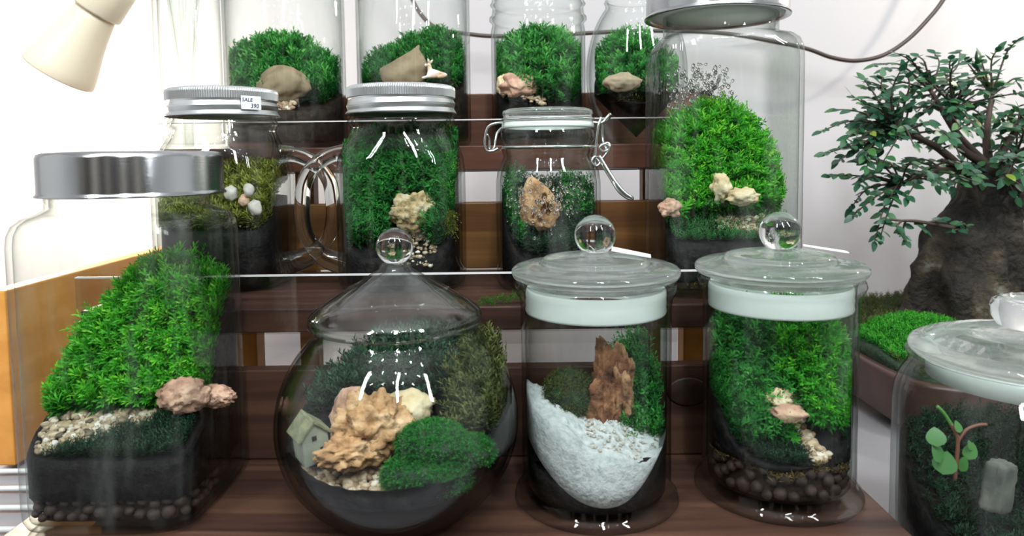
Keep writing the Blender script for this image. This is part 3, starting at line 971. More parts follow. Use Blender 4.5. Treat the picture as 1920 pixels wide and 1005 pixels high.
clay_balls(J2, .0095, .0165, 18, .0038, 'brown clay drainage ball under the soil of the sand jar', 'clay balls in the sand jar', 2)
# tuft jar
h3f = lambda u, v: .034 + .020 * sstep(-.9, -.1, v)
top3 = lambda u: np.interp(u, [-1, -.75, -.4, -.05, .2, .6, .9, 1], [.060, .088, .104, .082, .106, .103, .080, .066])
h3 = lambda u, v: h3f(u, v) + sstep(-.55, .25, v) * (top3(u) - .054)
layer('soil_bed', J3, lambda u, v: h3(u, v) - .0015, lambda u, v: .0285 - .004 * v + .002 * np.sin(5 * u), M['soil'], scale=.985, seed=9, label='black soil bed in the jar with two moss tufts')
layer('clay_bed', J3, lambda u, v: .028 + 0 * u, lambda u, v: .0095 + 0 * u, M['soil_brown'], scale=.86, rings=6, seed=10, label='dark drainage bed at the bottom of the two tuft jar')
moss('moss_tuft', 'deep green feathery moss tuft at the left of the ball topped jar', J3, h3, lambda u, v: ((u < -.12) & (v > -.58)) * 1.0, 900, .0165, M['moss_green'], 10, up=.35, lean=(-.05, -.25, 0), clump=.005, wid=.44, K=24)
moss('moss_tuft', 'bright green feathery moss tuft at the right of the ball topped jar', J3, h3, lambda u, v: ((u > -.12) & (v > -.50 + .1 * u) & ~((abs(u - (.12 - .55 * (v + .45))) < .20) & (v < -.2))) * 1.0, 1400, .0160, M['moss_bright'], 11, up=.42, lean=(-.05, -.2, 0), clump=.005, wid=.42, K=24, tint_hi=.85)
moss('moss_carpet', 'low dark moss lawn in front of the two tufts', J3, h3, lambda u, v: ((v < -.5) & ((u < .1) | (u > .75))) * 1.0, 520, .0062, M['moss_dark'], 12, up=.6, wid=.5, K=9)
pebbles('gravel', 'cream pebble trail running down between the two moss tufts', J3, h3, lambda u, v: ((abs(u - (.12 - .55 * (v + .45))) < .15) & (v > -.97) & (v < -.22)) * 1.0, 190, .0024, M['pebble'], 13)
rock('stone', 'small tan stone stacked behind the pebble trail of the two tuft jar', 'stone', P(1459, 747, .437), (.0085, .006, .0060), M['rock_cream'], 41, .2, amp=.4, freq=1.8)
rock('stone', 'flat pinkish tan stone at the head of the pebble trail', 'stone', P(1473, 775, .430), (.0115, .007, .0058), M['rock_pink'], 42, -.1, amp=.35, freq=1.7, chop=4)
moss('dry_moss', 'dry tan moss fibres between soil and clay balls of the two tuft jar', J3, lambda u, v: .0255 + .003 * np.sin(6 * u), lambda u, v: (np.hypot(u, v) > .86) * 1.0, 420, .006, M['moss_dry'], 14, up=-.1, wid=.7, K=7, lim=.995)
clay_balls(J3, .0095, .0300, 60, .0046, 'brown clay drainage ball at the bottom of the two tuft jar', 'clay balls in the two tuft jar', 3)

# ================================================================== round globe jar, front row
DG = .437
xG = P(748, 790, DG).x
tG = thing('globe_jar', 'round globe glass jar with cone shaped lid holding toy house and rocks', 'jar', (xG, DG, ZF))
zc = zrel(741, 785, DG, ZF)
out = [(.030, 0)]
RG = .0742
for i in range(1, 40):
    a = -1.08 + i * (1.08 + .86) / 39
    out.append((RG * math.cos(a), zc + (zc / math.sin(1.08) if a < 0 else .0735) * math.sin(a)))
out[0] = (out[1][0] * .8, 0.0)
out = [(r, max(z, 0)) for r, z in out]
out += [(.0478, out[-1][1] + .0022), (.0484, out[-1][1] + .004)]
zrim = out[-1][1]
link('glass_body', ring_mesh('glass_body', double_wall([(r, r, 2, z) for r, z in out], .0022, .003), 128), M['glass'], tG)
pr = [(.0490, zrim + .0005), (.0515, zrim + .0003), (.0530, zrim + .0016), (.0531, zrim + .003), (.0520, zrim + .0042), (.0528, zrim + .0052), (.0526, zrim + .0066), (.0508, zrim + .0088), (.0440, zrim + .0137), (.0330, zrim + .0206), (.0176, zrim + .0297), (.0100, zrim + .0345), (.0086, zrim + .0385)]
inn = [(r - .0024 if r > .012 else max(r - .004, .0), z - (.0008 if r > .02 else .002)) for r, z in reversed(pr)]
inn[-1] = (.0468, zrim + .0005); inn[-2] = (.0478, zrim + .0012)
gl = link('lid', lathe('lid', pr + [(0, zrim + .0385), (0, zrim + .036)] + inn + [pr[0]], 96), M['glass_lid'], tG); gl['label'] = 'cone shaped clear glass lid'
add_knob(gl, zrim + .0480, .0114, flat=.1)
# inside radius narrows towards the bottom: one footprint per height
JG = Jar(xG, DG, ZF, .0690)
def bowl(u, v):
    r2 = np.clip(u * u + v * v, 0, 1)
    return zc - (zc - .004) / math.sin(1.08) * .995 * np.sqrt(1 - r2 * .965) + .0022
_bw = bowl
bowl = lambda u, v: np.maximum(_bw(u, v), .0045)
hG = lambda u, v: np.maximum(.030 + .032 * sstep(-.8, .5, v) + .010 * sstep(.0, .8, u) * sstep(-.6, .2, v), bowl(u, v))
layer('soil_bed', JG, hG, bowl, M['soil'], scale=.985, rings=30, seg=96, seed=20, label='black soil bed in the round globe jar')
topG = lambda u: np.interp(u, [-1, -.7, -.5, -.1, .3, .55, .8, 1], [.045, .062, .082, .094, .092, .080, .078, .06])
hGb = lambda u, v: hG(u, v) + sstep(.15, .6, v) * np.maximum(topG(u) - .070, 0)
moss('moss_thicket', 'loose dark green moss thicket along the back of the globe jar', JG, hGb, lambda u, v: (v > .22) * (np.hypot(u, v) < .93), 1600, .0175, M['moss_dark'], 21, up=.75, lean=(0, -.1, 0), clump=.008, wid=.40, K=22, lim=.93, tint_lo=.2, tint_hi=1.0)
moss('moss_tuft', 'tall olive green moss tuft against the right side of the globe jar', JG, lambda u, v: hG(u, v) + .018 * sstep(.3, .8, u), lambda u, v: ((u > .52) & (v > -.35) & (v < .5)) * 1.0, 700, .0175, M['moss_olive'], 22, up=.85, wid=.36, K=22, lim=.97, tint_lo=.1, tint_hi=.9)
rock('stone', 'large crumbly orange pink rock in the middle of the globe jar', 'stone', P(700, 800, .415), (.0215, .014, .0195), M['rock_orange'], 51, .2, amp=.45, freq=2.6, sub=5)
rock('stone', 'pinkish lumpy rock sloping down beside the toy house', 'stone', P(652, 848, .400), (.0165, .010, .0085), M['rock_orange'], 52, .5, amp=.45, freq=2.6, sub=5)
rock('stone', 'pale pink peaked rock behind the toy house in the globe jar', 'stone', P(652, 775, .430), (.0125, .009, .0150), M['rock_pink'], 53, .4, amp=.35, freq=1.6, chop=5)
rock('stone', 'cream yellow angular rock at the top of the globe jar pile', 'stone', P(768, 764, .428), (.0165, .010, .0125), M['rock_cream'], 54, .3, amp=.35, freq=1.6, chop=6)
c1 = rock('moss_cushion', 'bright green velvet moss cushion right of the orange rock', 'moss', P(812, 835, .398), (.0200, .0140, .0130), M['carpet'], 55, 0, amp=.1, freq=1.2)
s_ = fuzz('', '', (0, 0, 0), (.0198, .0138, .0128), M['moss_green'], 2400, .0026, 6, name='shoots', K=7, wid=.6); s_.parent = c1; s_['kind'] = 'stuff'
c2 = rock('moss_cushion', 'small green moss cushion near the right wall of the globe jar', 'moss', P(884, 848, .398), (.0125, .0100, .0085), M['carpet'], 56, 0, amp=.1, freq=1.2)
s_ = fuzz('', '', (0, 0, 0), (.0123, .0098, .0083), M['moss_green'], 1200, .0026, 7, name='shoots', K=7, wid=.6); s_.parent = c2; s_['kind'] = 'stuff'
c3 = rock('moss_cushion', 'wide dark green moss cushion at the front of the globe jar', 'moss', P(800, 893, .393), (.0250, .0120, .0125), M['carpet'], 57, 0, amp=.1, freq=1.2)
s_ = fuzz('', '', (0, 0, 0), (.0248, .0118, .0123), M['moss_green'], 2800, .0028, 8, name='shoots', K=7, wid=.6); s_.parent = c3; s_['kind'] = 'stuff'
pebbles('gravel', 'tan pebbles heaped at the front bottom of the globe jar', JG, hG, lambda u, v: ((v < -.30) & (v > -.74) & (u < .12) & (u > -.75)) * 1.0, 300, .0027, M['pebble'], 23, lim=.88)
# toy house
hp = P(582, 822, .408)
th = thing('toy_house', 'tiny grey green toy house with mossy roof inside the globe jar', 'figurine', hp)
th.rotation_euler = (.05, -.12, .62)
bm = bmesh.new()
w, d, hh, gg = .0076, .0085, .0075, .0075
pts = [(-w, -d, -.012), (w, -d, -.012), (w, -d, hh - .003), (0, -d, hh + gg - .003), (-w, -d, hh - .003)]
fr = [bm.verts.new(p) for p in pts]; bk = [bm.verts.new((p[0], d, p[2])) for p in pts]
bm.faces.new(fr); bm.faces.new(bk[::-1])
for i in range(5): bm.faces.new((fr[i], bk[i], bk[(i + 1) % 5], fr[(i + 1) % 5]))
bmesh.ops.recalc_face_normals(bm, faces=bm.faces)
me = bpy.data.meshes.new('house_wall'); bm.to_mesh(me); bm.free()
link('house_wall', me, M['house_wall'], th, smooth=False)
for sgn in (-1, 1):
    r_ = link('roof_slab', box_mesh('roof_slab', .0150, .0205, .0016, .0004), M['house_roof'], th, smooth=False)
    r_.location = (sgn * .0046, 0, hh + gg * .5 - .0022); r_.rotation_euler = (0, sgn * math.atan2(gg, w), 0)
box('window', (-.0018, -d - .0006, .0022), (.0008, -d + .0006, .0048), M['house_dark'], th, 0)
box('door', (.0022, -d - .0006, -.0095), (.0056, -d + .0006, -.0030), M['house_dark'], th, 0)

# ================================================================== handled jars on the middle step
def mason(px, D, label, side, price=None):
    x = P(px, 400, D).x
    t = thing('handled_jar', label, 'jar', (x, D, ZM))
    q = lambda y: zrel(px, y, D, ZM)
    zs = lambda y: (YH - y) / F * D + .0005 - ZM     # heights relative to the mid shelf
    e = [(.040, .0, 3), (.0490, .0008, 3.4), (.0520, .0045, 3.6), (.0528, .010, 3.6), (.0530, .05, 3.6), (.0530, .098, 3.6), (.0518, .109, 3.2), (.0485, .1195, 2.7), (.0450, .1275, 2.2), (.0434, .134, 2), (.0440, .1368, 2), (.0456, .1385, 2), (.0460, .1402, 2), (.0450, .1420, 2), (.0434, .1435, 2), (.0428, .1560, 2)]
    link('glass_body', ring_mesh('glass_body', double_wall([(r, r, n, z) for r, z, n in e], .0032, .006), 96), M['glass'], t)
    # ribbed screw lid
    seg = 300
    rr = lambda k, amp: 1 - amp * (k % 2)
    z0 = .1462
    k6 = .965
    lay = [(.0486, z0, 0), (.0490, z0 + .0008, 0), (.0478, z0 + .0022, 0), (.0466, z0 + .0040, 0), (.0474, z0 + .0062, 0), (.0478, z0 + .0080, 0), (.0468, z0 + .0098, 0), (.0462, z0 + .0118, 0), (.0463, z0 + .0134, 0), (.0478, z0 + .0138, .015), (.0480, z0 + .0200, .015), (.0474, z0 + .0222, .006), (.0455, z0 + .0234, 0), (.042, z0 + .0238, 0)]
    v, f = [], []
    for (r, z, a) in lay:
        r *= k6
        for k in range(seg):
            th_ = 2 * math.pi * k / seg
            wv = .0009 * math.sin(th_ + 1.3) if .003 < z - z0 < .011 else 0
            v.append((r * rr(k, a) * math.cos(th_), r * rr(k, a) * math.sin(th_), z + wv))
    for i in range(len(lay) - 1):
        for k in range(seg):
            j = (k + 1) % seg
            f.append((i * seg + k, i * seg + j, (i + 1) * seg + j, (i + 1) * seg + k))
    f.append(tuple(range((len(lay) - 1) * seg, len(lay) * seg)))
    me = bpy.data.meshes.new('lid'); me.from_pydata(v, [], f)
    l = link('lid', me, M['alu'], t, smooth=False); l['label'] = 'ribbed aluminium screw lid'
    s = side
    st = 1.0 if s < 0 else 1.14
    hp = [(s * (.047 + a * st), b * 3.2 if s < 0 else b * -4.2, c) for a, b, c in ((0, 0, .1140), (.0130, -.001, .1128), (.0270, -.002, .1040), (.0360, -.002, .0900), (.0385, -.002, .0740), (.0385, -.002, .0560), (.0340, -.002, .0390), (.0210, -.001, .0240), (.0, 0, .0165))]
    pts = crom(hp, 7)
    n = len(pts)
    rad = [.0066 + .0022 * max(0, 1 - i / 6) + .0045 * max(0, 1 - (n - 1 - i) / 12) for i in range(n)]
    link('handle', (lambda a: a)(mesh_tube('handle', pts, rad, 16)), M['solid'], t)['label'] = 'clear glass loop handle'
    return t, x
def mesh_tube(name, pts, rad, seg=12):
    v, f = tube_data(pts, rad, seg)
    me = bpy.data.meshes.new(name); me.from_pydata([tuple(p) for p in v], [], f)
    return me
DM1, DM2 = .631, .622
tM1, xM1 = mason(426, DM1, 'handled glass jar with ribbed metal lid carrying a small handwritten price sticker', 1)
tM2, xM2 = mason(757, DM2, 'handled glass jar with ribbed metal lid packed with dark green moss', -1)
# price sticker with its handwriting
lr = .0466
a0, a1 = math.radians(-51), math.radians(-29)
pl = curved_label('price_sticker', tM1, lr, a0, a1, .1508, .1618)
pl['label'] = 'white price sticker with handwriting'
def arc_text(txt, size, ang, z, parent):
    cu = bpy.data.curves.new('handwriting', 'FONT')
    cu.body = txt; cu.size = size; cu.align_x = 'CENTER'; cu.extrude = .00008; cu.shear = .15; cu.resolution_u = 2
    o = bpy.data.objects.new('handwriting', cu); COL.objects.link(o)
    dg = bpy.context.evaluated_depsgraph_get(); dg.update()
    me = bpy.data.meshes.new_from_object(o.evaluated_get(dg))
    bpy.data.objects.remove(o)
    for v in me.vertices:
        x, y, zz = v.co
        a = ang + x / lr
        r = lr + .0006 + zz
        v.co = (r * math.cos(a), r * math.sin(a), z + y)
    h = link('handwriting', me, M['ink'], parent, smooth=False)
    h['label'] = 'blue handwriting reading ' + txt
arc_text('SALE', .0043, math.radians(-45.0), .1572, pl)
arc_text('390', .0052, math.radians(-37.0), .1520, pl)

JM1 = Jar(xM1, DM1, ZM, .0494, n=3.4); JM2 = Jar(xM2, DM2, ZM, .0494, n=3.4)
h1 = lambda u, v: .050 + .026 * sstep(-.9, .2, v)
layer('soil_bed', JM1, h1, lambda u, v: .0066 + 0 * u, M['soil'], scale=.955, seed=30, label='black soil bed in the handled jar with price sticker')
moss('moss_clump', 'yellow green mossy clump at the top of the handled jar with price sticker', JM1, lambda u, v: h1(u, v) + .012 * sstep(-.6, .3, v), lambda u, v: (v > -.75) * 1.0, 1300, .0165, M['moss_yellow'], 31, up=.55, lean=(0, -.25, 0), clump=.005, wid=.46, K=22, lim=.985)
rs_ = random.Random(8)
for i, (px, py, r, lab) in enumerate(((433, 362, .0062, 'white pebble highest in the handled jar with price sticker'), (466, 357, .0058, 'grey white pebble beside the highest one in the stickered handled jar'), (478, 390, .0066, 'cream pebble lowest of the large ones in the stickered handled jar'), (457, 376, .0050, 'reddish brown pebble between the white ones in the stickered handled jar'))):
    p_ = P(px, py, DM1 - .0415)
    rock('pebble', lab, 'stone', p_, (r * .85, r * .6, r * 1.0), M['rock_pink'] if i == 3 else M['rock_white'], 60 + i, 0, amp=.3, freq=1.2, sub=3)
# dark moss filled jar
h2t = lambda u, v: .030 + .082 * sstep(-.95, .25, v) + .0 * u
layer('soil_bed', JM2, lambda u, v: np.minimum(h2t(u, v) - .002, .108), lambda u, v: .0066 + 0 * u, M['soil'], scale=.955, seed=32, label='black soil bed in the moss packed handled jar')
moss('moss_wall', 'dense deep green moss wall filling the handled jar', JM2, h2t, lambda u, v: ((v > -.72) & ~((abs(u - .20) < .42) & (v < -.30))) * 1.0, 2300, .0190, M['moss_green'], 33, up=.28, lean=(0, -.35, 0), clump=.006, wid=.46, K=24, lim=.955, tint_hi=.72)
p_ = P(777, 400, DM2 - .037)
rock('stone', 'knobbly tan and green rock against the glass of the moss packed jar', 'stone', p_, (.0190, .0085, .0150), M['rock_moss'], 65, 0, amp=.4, freq=2.4, sub=5)
pebbles('gravel', 'mixed tan gravel heap below the knobbly rock in the handled jar', JM2, lambda u, v: .012 + .028 * sstep(-1, -.6, v) + .010 * np.sin(3 * u + 1), lambda u, v: ((u > -.05) & (u < .65) & (v < -.62)) * 1.0, 240, .0019, M['pebble_grey'], 34, lim=.985)
# pale sprigs on the right of the jar
def sprig(name, label, pts, L, wid, mt, seed, n=60, cat='moss sprig'):
    pts = crom(pts, 10)
    rs = np.random.RandomState(seed)
    pos, dr = [], []
    for i in range(n):
        k = rs.uniform(0, len(pts) - 1.01); a = int(k)
        p = pts[a].lerp(pts[a + 1], k - a)
        d = (pts[a + 1] - pts[a]).normalized()
        q = Vector(rs.normal(0, 1, 3)); q -= d * q.dot(d); q.normalize()
        pos.append(p); dr.append(d * .9 + q)
    org = pts[0]
    pos = np.array([tuple(p - org) for p in pos]); dr = np.array([tuple(d) for d in dr])
    me = shoots_mesh(name, pos, dr, L * rs.uniform(.7, 1.2, n), seed, K=8, wid=wid)
    o = link(name, me, mt, loc=org, smooth=False)
    return tag(o, label, cat, kind='stuff')
Dq = DM2 - .040
sprig('moss_sprig', 'upright bright moss sprig along the right glass of the handled jar', [P(845, 385, Dq), P(843, 340, Dq), P(846, 292, Dq)], .008, .35, M['moss_bright'], 41)
sprig('moss_sprig', 'pale moss sprig hanging low at the right of the handled jar', [P(842, 392, Dq), P(846, 415, Dq), P(846, 435, Dq)], .008, .35, M['moss_yellow'], 42)

# ================================================================== clip top jar
DC = .602
xC = P(1028, 380, DC).x
tC = thing('clip_jar', 'small glass jar with wire clip lid and misted glass around a holed rock', 'jar', (xC, DC, ZM))
cz = lambda y: P(1028, y, DC).z - ZM
e = [(80, .0), (92, .0012), (97, .005), (98, .010)]
prof = [(r * pm(DC), z) for r, z in e] + [(r * pm(DC), cz(y)) for r, y in ((98, 400), (97.5, 340), (95, 322), (90, 308), (84.5, 298), (83, 292), (85, 286), (86, 280), (83.5, 276), (86.5, 270), (89, 256), (88, 246), (84, 241), (80, 240))]
link('glass_body', ring_mesh('glass_body', double_wall([(r, r, 2, z) for r, z in prof], .003, .006), 96), M['glass_misty'], tC)
k_ = pm(DC)
sl = [(78 * k_, cz(241) + .0002), (85 * k_, cz(241) + .0002), (86 * k_, cz(238)), (85 * k_, cz(230)), (78 * k_, cz(230)), (78 * k_, cz(241) + .0002)]
link('seal', lathe('seal', sl, 72), M['gasket'], tC)['label'] = 'white rubber sealing ring'
pr = [(0, cz(229)), (78 * k_, cz(229) + .0002), (83 * k_, cz(228)), (84.5 * k_, cz(224)), (82.5 * k_, cz(219)), (84.5 * k_, cz(213)), (83 * k_, cz(208)), (76 * k_, cz(205)), (60 * k_, cz(207)), (0, cz(208))]
link('lid', lathe('lid', pr, 72), M['pressed'], tC)['label'] = 'thick clear glass lid'
W_ = lambda *pp: [P(a, b, DC + dd) - Vector((xC, DC, ZM)) for a, b, dd in pp]
ring = [(87.2 * k_ * math.cos(a), 87.2 * k_ * math.sin(a), cz(276)) for a in np.linspace(0, 2 * math.pi, 49)]
wr = .0011
tube('neck_wire', ring, wr, M['wire'], tC, 8)
tube('lid_wire', [(85.5 * k_ * math.cos(a), 85.5 * k_ * math.sin(a), cz(225)) for a in np.linspace(0, 2 * math.pi, 49)], wr * .9, M['wire'], tC, 8)
tube('hinge_wire', crom(W_((944, 230, -.012), (926, 232, -.016), (914, 240, -.016), (909, 262, -.016), (911, 281, -.014), (924, 283, -.012), (934, 278, -.012)), 6), wr, M['wire'], tC, 8)
tube('hinge_wire', crom(W_((944, 238, .012), (932, 250, .0), (926, 278, -.004), (918, 280, -.010), (917, 262, -.012), (913, 252, -.016)), 6), wr, M['wire'], tC, 8)
tube('bail_wire', crom(W_((1112, 229, -.014), (1128, 230, -.016), (1136, 222, -.014), (1144, 214, -.010), (1141, 224, -.004), (1131, 232, .004), (1130, 262, .004), (1137, 280, -.004)), 6), wr, M['wire'], tC, 8)
tube('bail_wire', crom(W_((1127, 220, -.016), (1122, 236, -.018), (1118, 270, -.018), (1116, 300, -.018), (1117, 309, -.017)), 6), wr, M['wire'], tC, 8)
tube('clip_coil', crom(W_((1126, 272, -.014), (1140, 268, -.012), (1143, 276, -.014), (1132, 284, -.017), (1124, 277, -.018), (1134, 270, -.018), (1142, 278, -.016), (1130, 296, -.016), (1124, 292, -.018)), 6), wr, M['wire'], tC, 8)
tube('clip_coil', crom(W_((1124, 296, -.017), (1114, 294, -.019), (1110, 304, -.020), (1118, 311, -.019), (1125, 305, -.018), (1118, 297, -.017)), 6), wr, M['wire'], tC, 8)
tube('lever', crom(W_((1124, 292, -.020), (1142, 322, -.024), (1158, 346, -.028), (1172, 362, -.030), (1186, 372, -.030), (1176, 371, -.028), (1160, 358, -.026), (1146, 336, -.022), (1128, 306, -.018)), 6), .0013, M['wire'], tC, 8)
JC = Jar(xC, DC, ZM, .0397)
hC = lambda u, v: .028 + .050 * sstep(-.8, .4, v) + .008 * sstep(-.3, -.9, u)
layer('soil_bed', JC, lambda u, v: hC(u, v) - .002, lambda u, v: .0066 + 0 * u, M['soil'], scale=.98, seed=40, label='black soil bed in the clip top jar')
moss('moss_bed', 'dark green moss bed behind the holed rock of the clip jar', JC, hC, lambda u, v: (v > -.6) * 1.0, 900, .012, M['moss_dark'], 41, up=.35, lean=(0, -.3, 0), wid=.42, K=14, lim=.98, tint_hi=1.0)
moss('moss_tuft', 'green moss tufts high at both sides of the holed rock', JC, lambda u, v: hC(u, v) + .006, lambda u, v: ((u > .3) & (v > -.2) | (u < -.62)) * 1.0, 260, .012, M['moss_green'], 42, up=.4, lean=(0, -.3, 0), wid=.42, K=14, lim=.98)
# rock with two holes
pc = P(1012, 382, DC - .026)
bm = bmesh.new(); bmesh.ops.create_icosphere(bm, subdivisions=5, radius=1)
hs = [((.30, -.85, -.20), .30, 1.35), ((.22, -.80, .24), .18, .9), ((-.35, -.8, -.45), .13, .45), ((.0, -.8, -.62), .11, .4)]
for v in bm.verts:
    p = v.co.copy()
    a = noise.fractal(p * 1.7 + Vector((7, 3, 9)), .9, 2.1, 5)
    q = p * (1 + .22 * a)
    taper = 1 - .42 * max(q.z, 0)
    q = Vector((q.x * taper - .35 * max(q.z, 0), q.y, q.z))
    for c, r, dp in hs:
        dd = math.hypot(q.x - c[0], q.z - c[2])
        if q.y < 0 and dd < r: q.y += dp * (1 - (dd / r) ** 4)
    v.co = Vector((q.x * .0155, q.y * .010, q.z * .0215))
me = bpy.data.meshes.new('holed_rock'); bm.to_mesh(me); bm.free()
o = link('holed_rock', me, M['rock_orange'], loc=pc); tag(o, 'tan rock with two round holes inside the clip top jar', 'stone')
rs = random.Random(9); pts = []; nr = []
while len(pts) < 300:
    a = rs.gauss(-1.62, .42); z = rs.gauss(.078, .014)
    if z > .099 or z < .035 or abs(a + 1.57) > 1.2: continue
    R = .0436 - .0031; 
    pts.append((R * math.cos(a), R * math.sin(a), z)); nr.append((math.cos(a), math.sin(a), 0))
o = link('water_drops', drops('water_drops', '', pts, nr, .00085, 4), M['drop'], tC); o['kind'] = 'stuff'

# ================================================================== top step
DT = .775
def cyl_jar(px, hw, D, label, top_y, name='cylinder_jar', prof=None, rim=True, th=.003):
    x = P(px, 200, D).x
    t = thing(name, label, 'jar', (x, D, ZT))
    r = hw * pm(D)
    zt = P(px, top_y, D).z - ZT
    e = [(r * .86, 0), (r * .95, .0015), (r * .99, .006), (r, .012), (r, zt * .5), (r, zt)] if prof is None else prof(r, zt)
    link('glass_body', ring_mesh('glass_body', double_wall([(a, a, 2, z) for a, z in e], th, .007), 96), M['glass'], t)
    return t, x, r
tA, xA, rA = cyl_jar(539, 108, DT, 'tall cylinder jar with tan boulder and green moss, first moss jar of top step', -90)
tB, xB, rB = cyl_jar(778, 104, DT, 'tall cylinder jar with toy deer and grey peaked stone on top step', -90)
tE, xE, rE = cyl_jar(362, 62, .79, 'empty tall clear glass cylinder at the bright left end of the top step', -90, 'glass_cylinder', th=.005)
pC = lambda r, zt: [(r * .86, 0), (r * .95, .0015), (r * .99, .006), (r, .012), (r, .120), (r * .985, .1245), (r * .965, .128), (r * .99, .1305), (r * 1.03, .1325), (r * 1.03, .1350), (r * .98, .1370), (r * .96, .145), (r * .98, .1470), (r * 1.01, .1485), (r * .98, .15), (r * .95, zt)]
tCc, xCc, rCc = cyl_jar(1010, 87, DT, 'screw neck glass jar with brown rock and leafy moss on top step', -30, 'glass_jar', pC)
def pD(r, zt):
    o_ = []
    for i in range(24):
        a = -1.0 + i * (1.0 + .92) / 23
        zz = .075 + .088 * math.sin(a)
        o_.append((r * math.cos(a), zz - .001))
    o_[0] = (o_[0][0], 0)
    return [(a, max(z, 0)) for a, z in o_] + [(r * .61, .1475), (r * .635, .150), (r * .62, .152)]
tD, xD, rD = cyl_jar(1193, 93, DT, 'open round glass bowl with pale rock and moss partly behind the tall square jar', -30, 'glass_bowl', pD)

xF = P(352, 200, .832).x
tF = thing('tapered_vase', 'slim tapered clear vase standing behind the empty glass cylinder', 'vase', (xF, .832, ZT))
kf = pm(.832)
link('glass_body', ring_mesh('glass_body', double_wall([(r * kf, r * kf, 2, z) for r, z in ((10, 0), (11, .003), (11, .05), (14, .09), (22, .14), (33, .20), (36, .23))], .002, .005), 64), M['glass_lid'], tF)
# contents of the cylinder with the boulder
JA = Jar(xA, DT, ZT, rA - .0036)
zA = lambda y: P(540, y, DT).z - ZT
tpA = lambda u: np.interp(u, [-1, -.8, -.5, -.1, .3, .7, 1], [.086, .094, .103, .105, .090, .078, .068])
hA = lambda u, v: .040 + sstep(-.75, .5, v) * (tpA(u) - .040)
layer('soil_bed', JA, lambda u, v: hA(u, v) - .002, lambda u, v: .0076 + 0 * u, M['soil_brown'], scale=.985, seed=50, label='dark soil bed in the cylinder jar with the tan boulder')
moss('moss_bank', 'leaning green moss bank behind the tan boulder on the top step', JA, hA, lambda u, v: (v > -.45) * 1.0, 1300, .0210, M['moss_green'], 51, up=.5, lean=(-.2, -.2, 0), clump=.007, wid=.46, K=24, lim=.985, tint_hi=1.0)
rock('stone', 'rounded tan boulder in the first moss cylinder of the top step', 'stone', P(529, 156, DT - .040), (.0255, .012, .0195), M['rock_brown'], 72, 0, amp=.25, freq=1.4, chop=3)
pebbles('gravel', 'tan gravel below the rounded boulder on the top step', JA, lambda u, v: .034 + .020 * sstep(-1, -.5, v) + 0 * u, lambda u, v: ((u > -.3) & (u < .38) & (v < -.6)) * 1.0, 130, .0026, M['pebble'], 52, lim=.985)
# contents of the cylinder with the deer
JBj = Jar(xB, DT, ZT, rB - .0036)
tpB = lambda u: np.interp(u, [-1, -.8, -.3, .2, .6, .85, 1], [.080, .088, .102, .112, .114, .10, .085])
hB = lambda u, v: .058 + sstep(-.35, .5, v) * (tpB(u) - .058)
layer('soil_bed', JBj, lambda u, v: hB(u, v) - .002, lambda u, v: .0076 + 0 * u, M['soil_brown'], scale=.985, seed=53, label='dark soil bed in the cylinder jar with the toy deer')
moss('moss_bank', 'green moss bank behind the peaked stone and toy deer', JBj, hB, lambda u, v: (v > -.15) * 1.0, 1000, .016, M['moss_green'], 54, up=.5, lean=(0, -.25, 0), clump=.006, wid=.45, K=22, lim=.985, tint_hi=.9)
rock('stone', 'grey brown peaked stone beside the toy deer', 'stone', P(757, 128, DT - .030), (.0245, .010, .0220), M['rock_brown'], 74, 0, amp=.16, freq=1.3, chop=4, peak=(.62, .75))
pebbles('gravel', 'orange and white pebbles in front of the peaked stone', JBj, lambda u, v: .060 + 0 * u, lambda u, v: ((u > -.5) & (u < .35) & (v < -.5)) * 1.0, 40, .0028, M['pebble'], 55, lim=.97)
# deer
dp = P(817, 148, DT - .038)
td = thing('toy_deer', 'tiny white and fawn toy deer lying beside the peaked stone', 'figurine', dp)
def skin_mesh(name, verts, edges, radii, sub=2):
    me = bpy.data.meshes.new(name); me.from_pydata(verts, edges, [])
    o = bpy.data.objects.new(name, me); COL.objects.link(o)
    md = o.modifiers.new('skin', 'SKIN')
    for i, r in enumerate(radii):
        sv = me.skin_vertices[0].data[i]; sv.radius = (r, r); sv.use_root = (i == 0)
    s_ = o.modifiers.new('sub', 'SUBSURF'); s_.levels = sub; s_.render_levels = sub
    dg = bpy.context.evaluated_depsgraph_get(); dg.update()
    m2 = bpy.data.meshes.new_from_object(o.evaluated_get(dg)); bpy.data.objects.remove(o)
    m2.name = name
    return m2
S = .001
dv = [(9, 0, 4.0), (3, 0, 4.6), (-4, 0, 5.0), (-6, 0, 9.5), (-6.3, 0, 14.5), (-9, -1.2, 14.0), (-11, -2, 13.2), (12, 0, 4.5),
      (-8, -2, 2.2), (-14, -2, 1.0), (7, -3.5, 2.4), (2, -4.5, 1.2), (-8, 2, 2.2), (-13, 2, 1.0)]
de = [(0, 1), (1, 2), (2, 3), (3, 4), (4, 5), (5, 6), (0, 7), (2, 8), (8, 9), (0, 10), (10, 11), (2, 12), (12, 13)]
dr_ = [3.6, 4.0, 3.8, 2.3, 2.7, 2.0, 1.2, 1.0, 1.5, 1.0, 2.4, 1.1, 1.5, 1.0]
link('body', skin_mesh('body', [tuple(c * S for c in v) for v in dv], de, [r * S for r in dr_]), M['deer'], td)
for s, q in ((-1, (-7.5, -2.2, 20.5)), (1, (-2.5, 1.5, 19.5))):
    link('ear', mesh_tube('ear', [Vector((-6 + (q[0] + 6) * k, q[1] * k, 15.5 + (q[2] - 15.5) * k)) * S for k in (0, .35, .7, 1)], [.0007, .0013, .001, .0002], 8), M['deer'], td)
for y in (-3.0, .4):
    link('eye', sphere_mesh('eye', .0005, 10, 6), M['black'], td, (-8.2 * S, y * S, 15.1 * S))
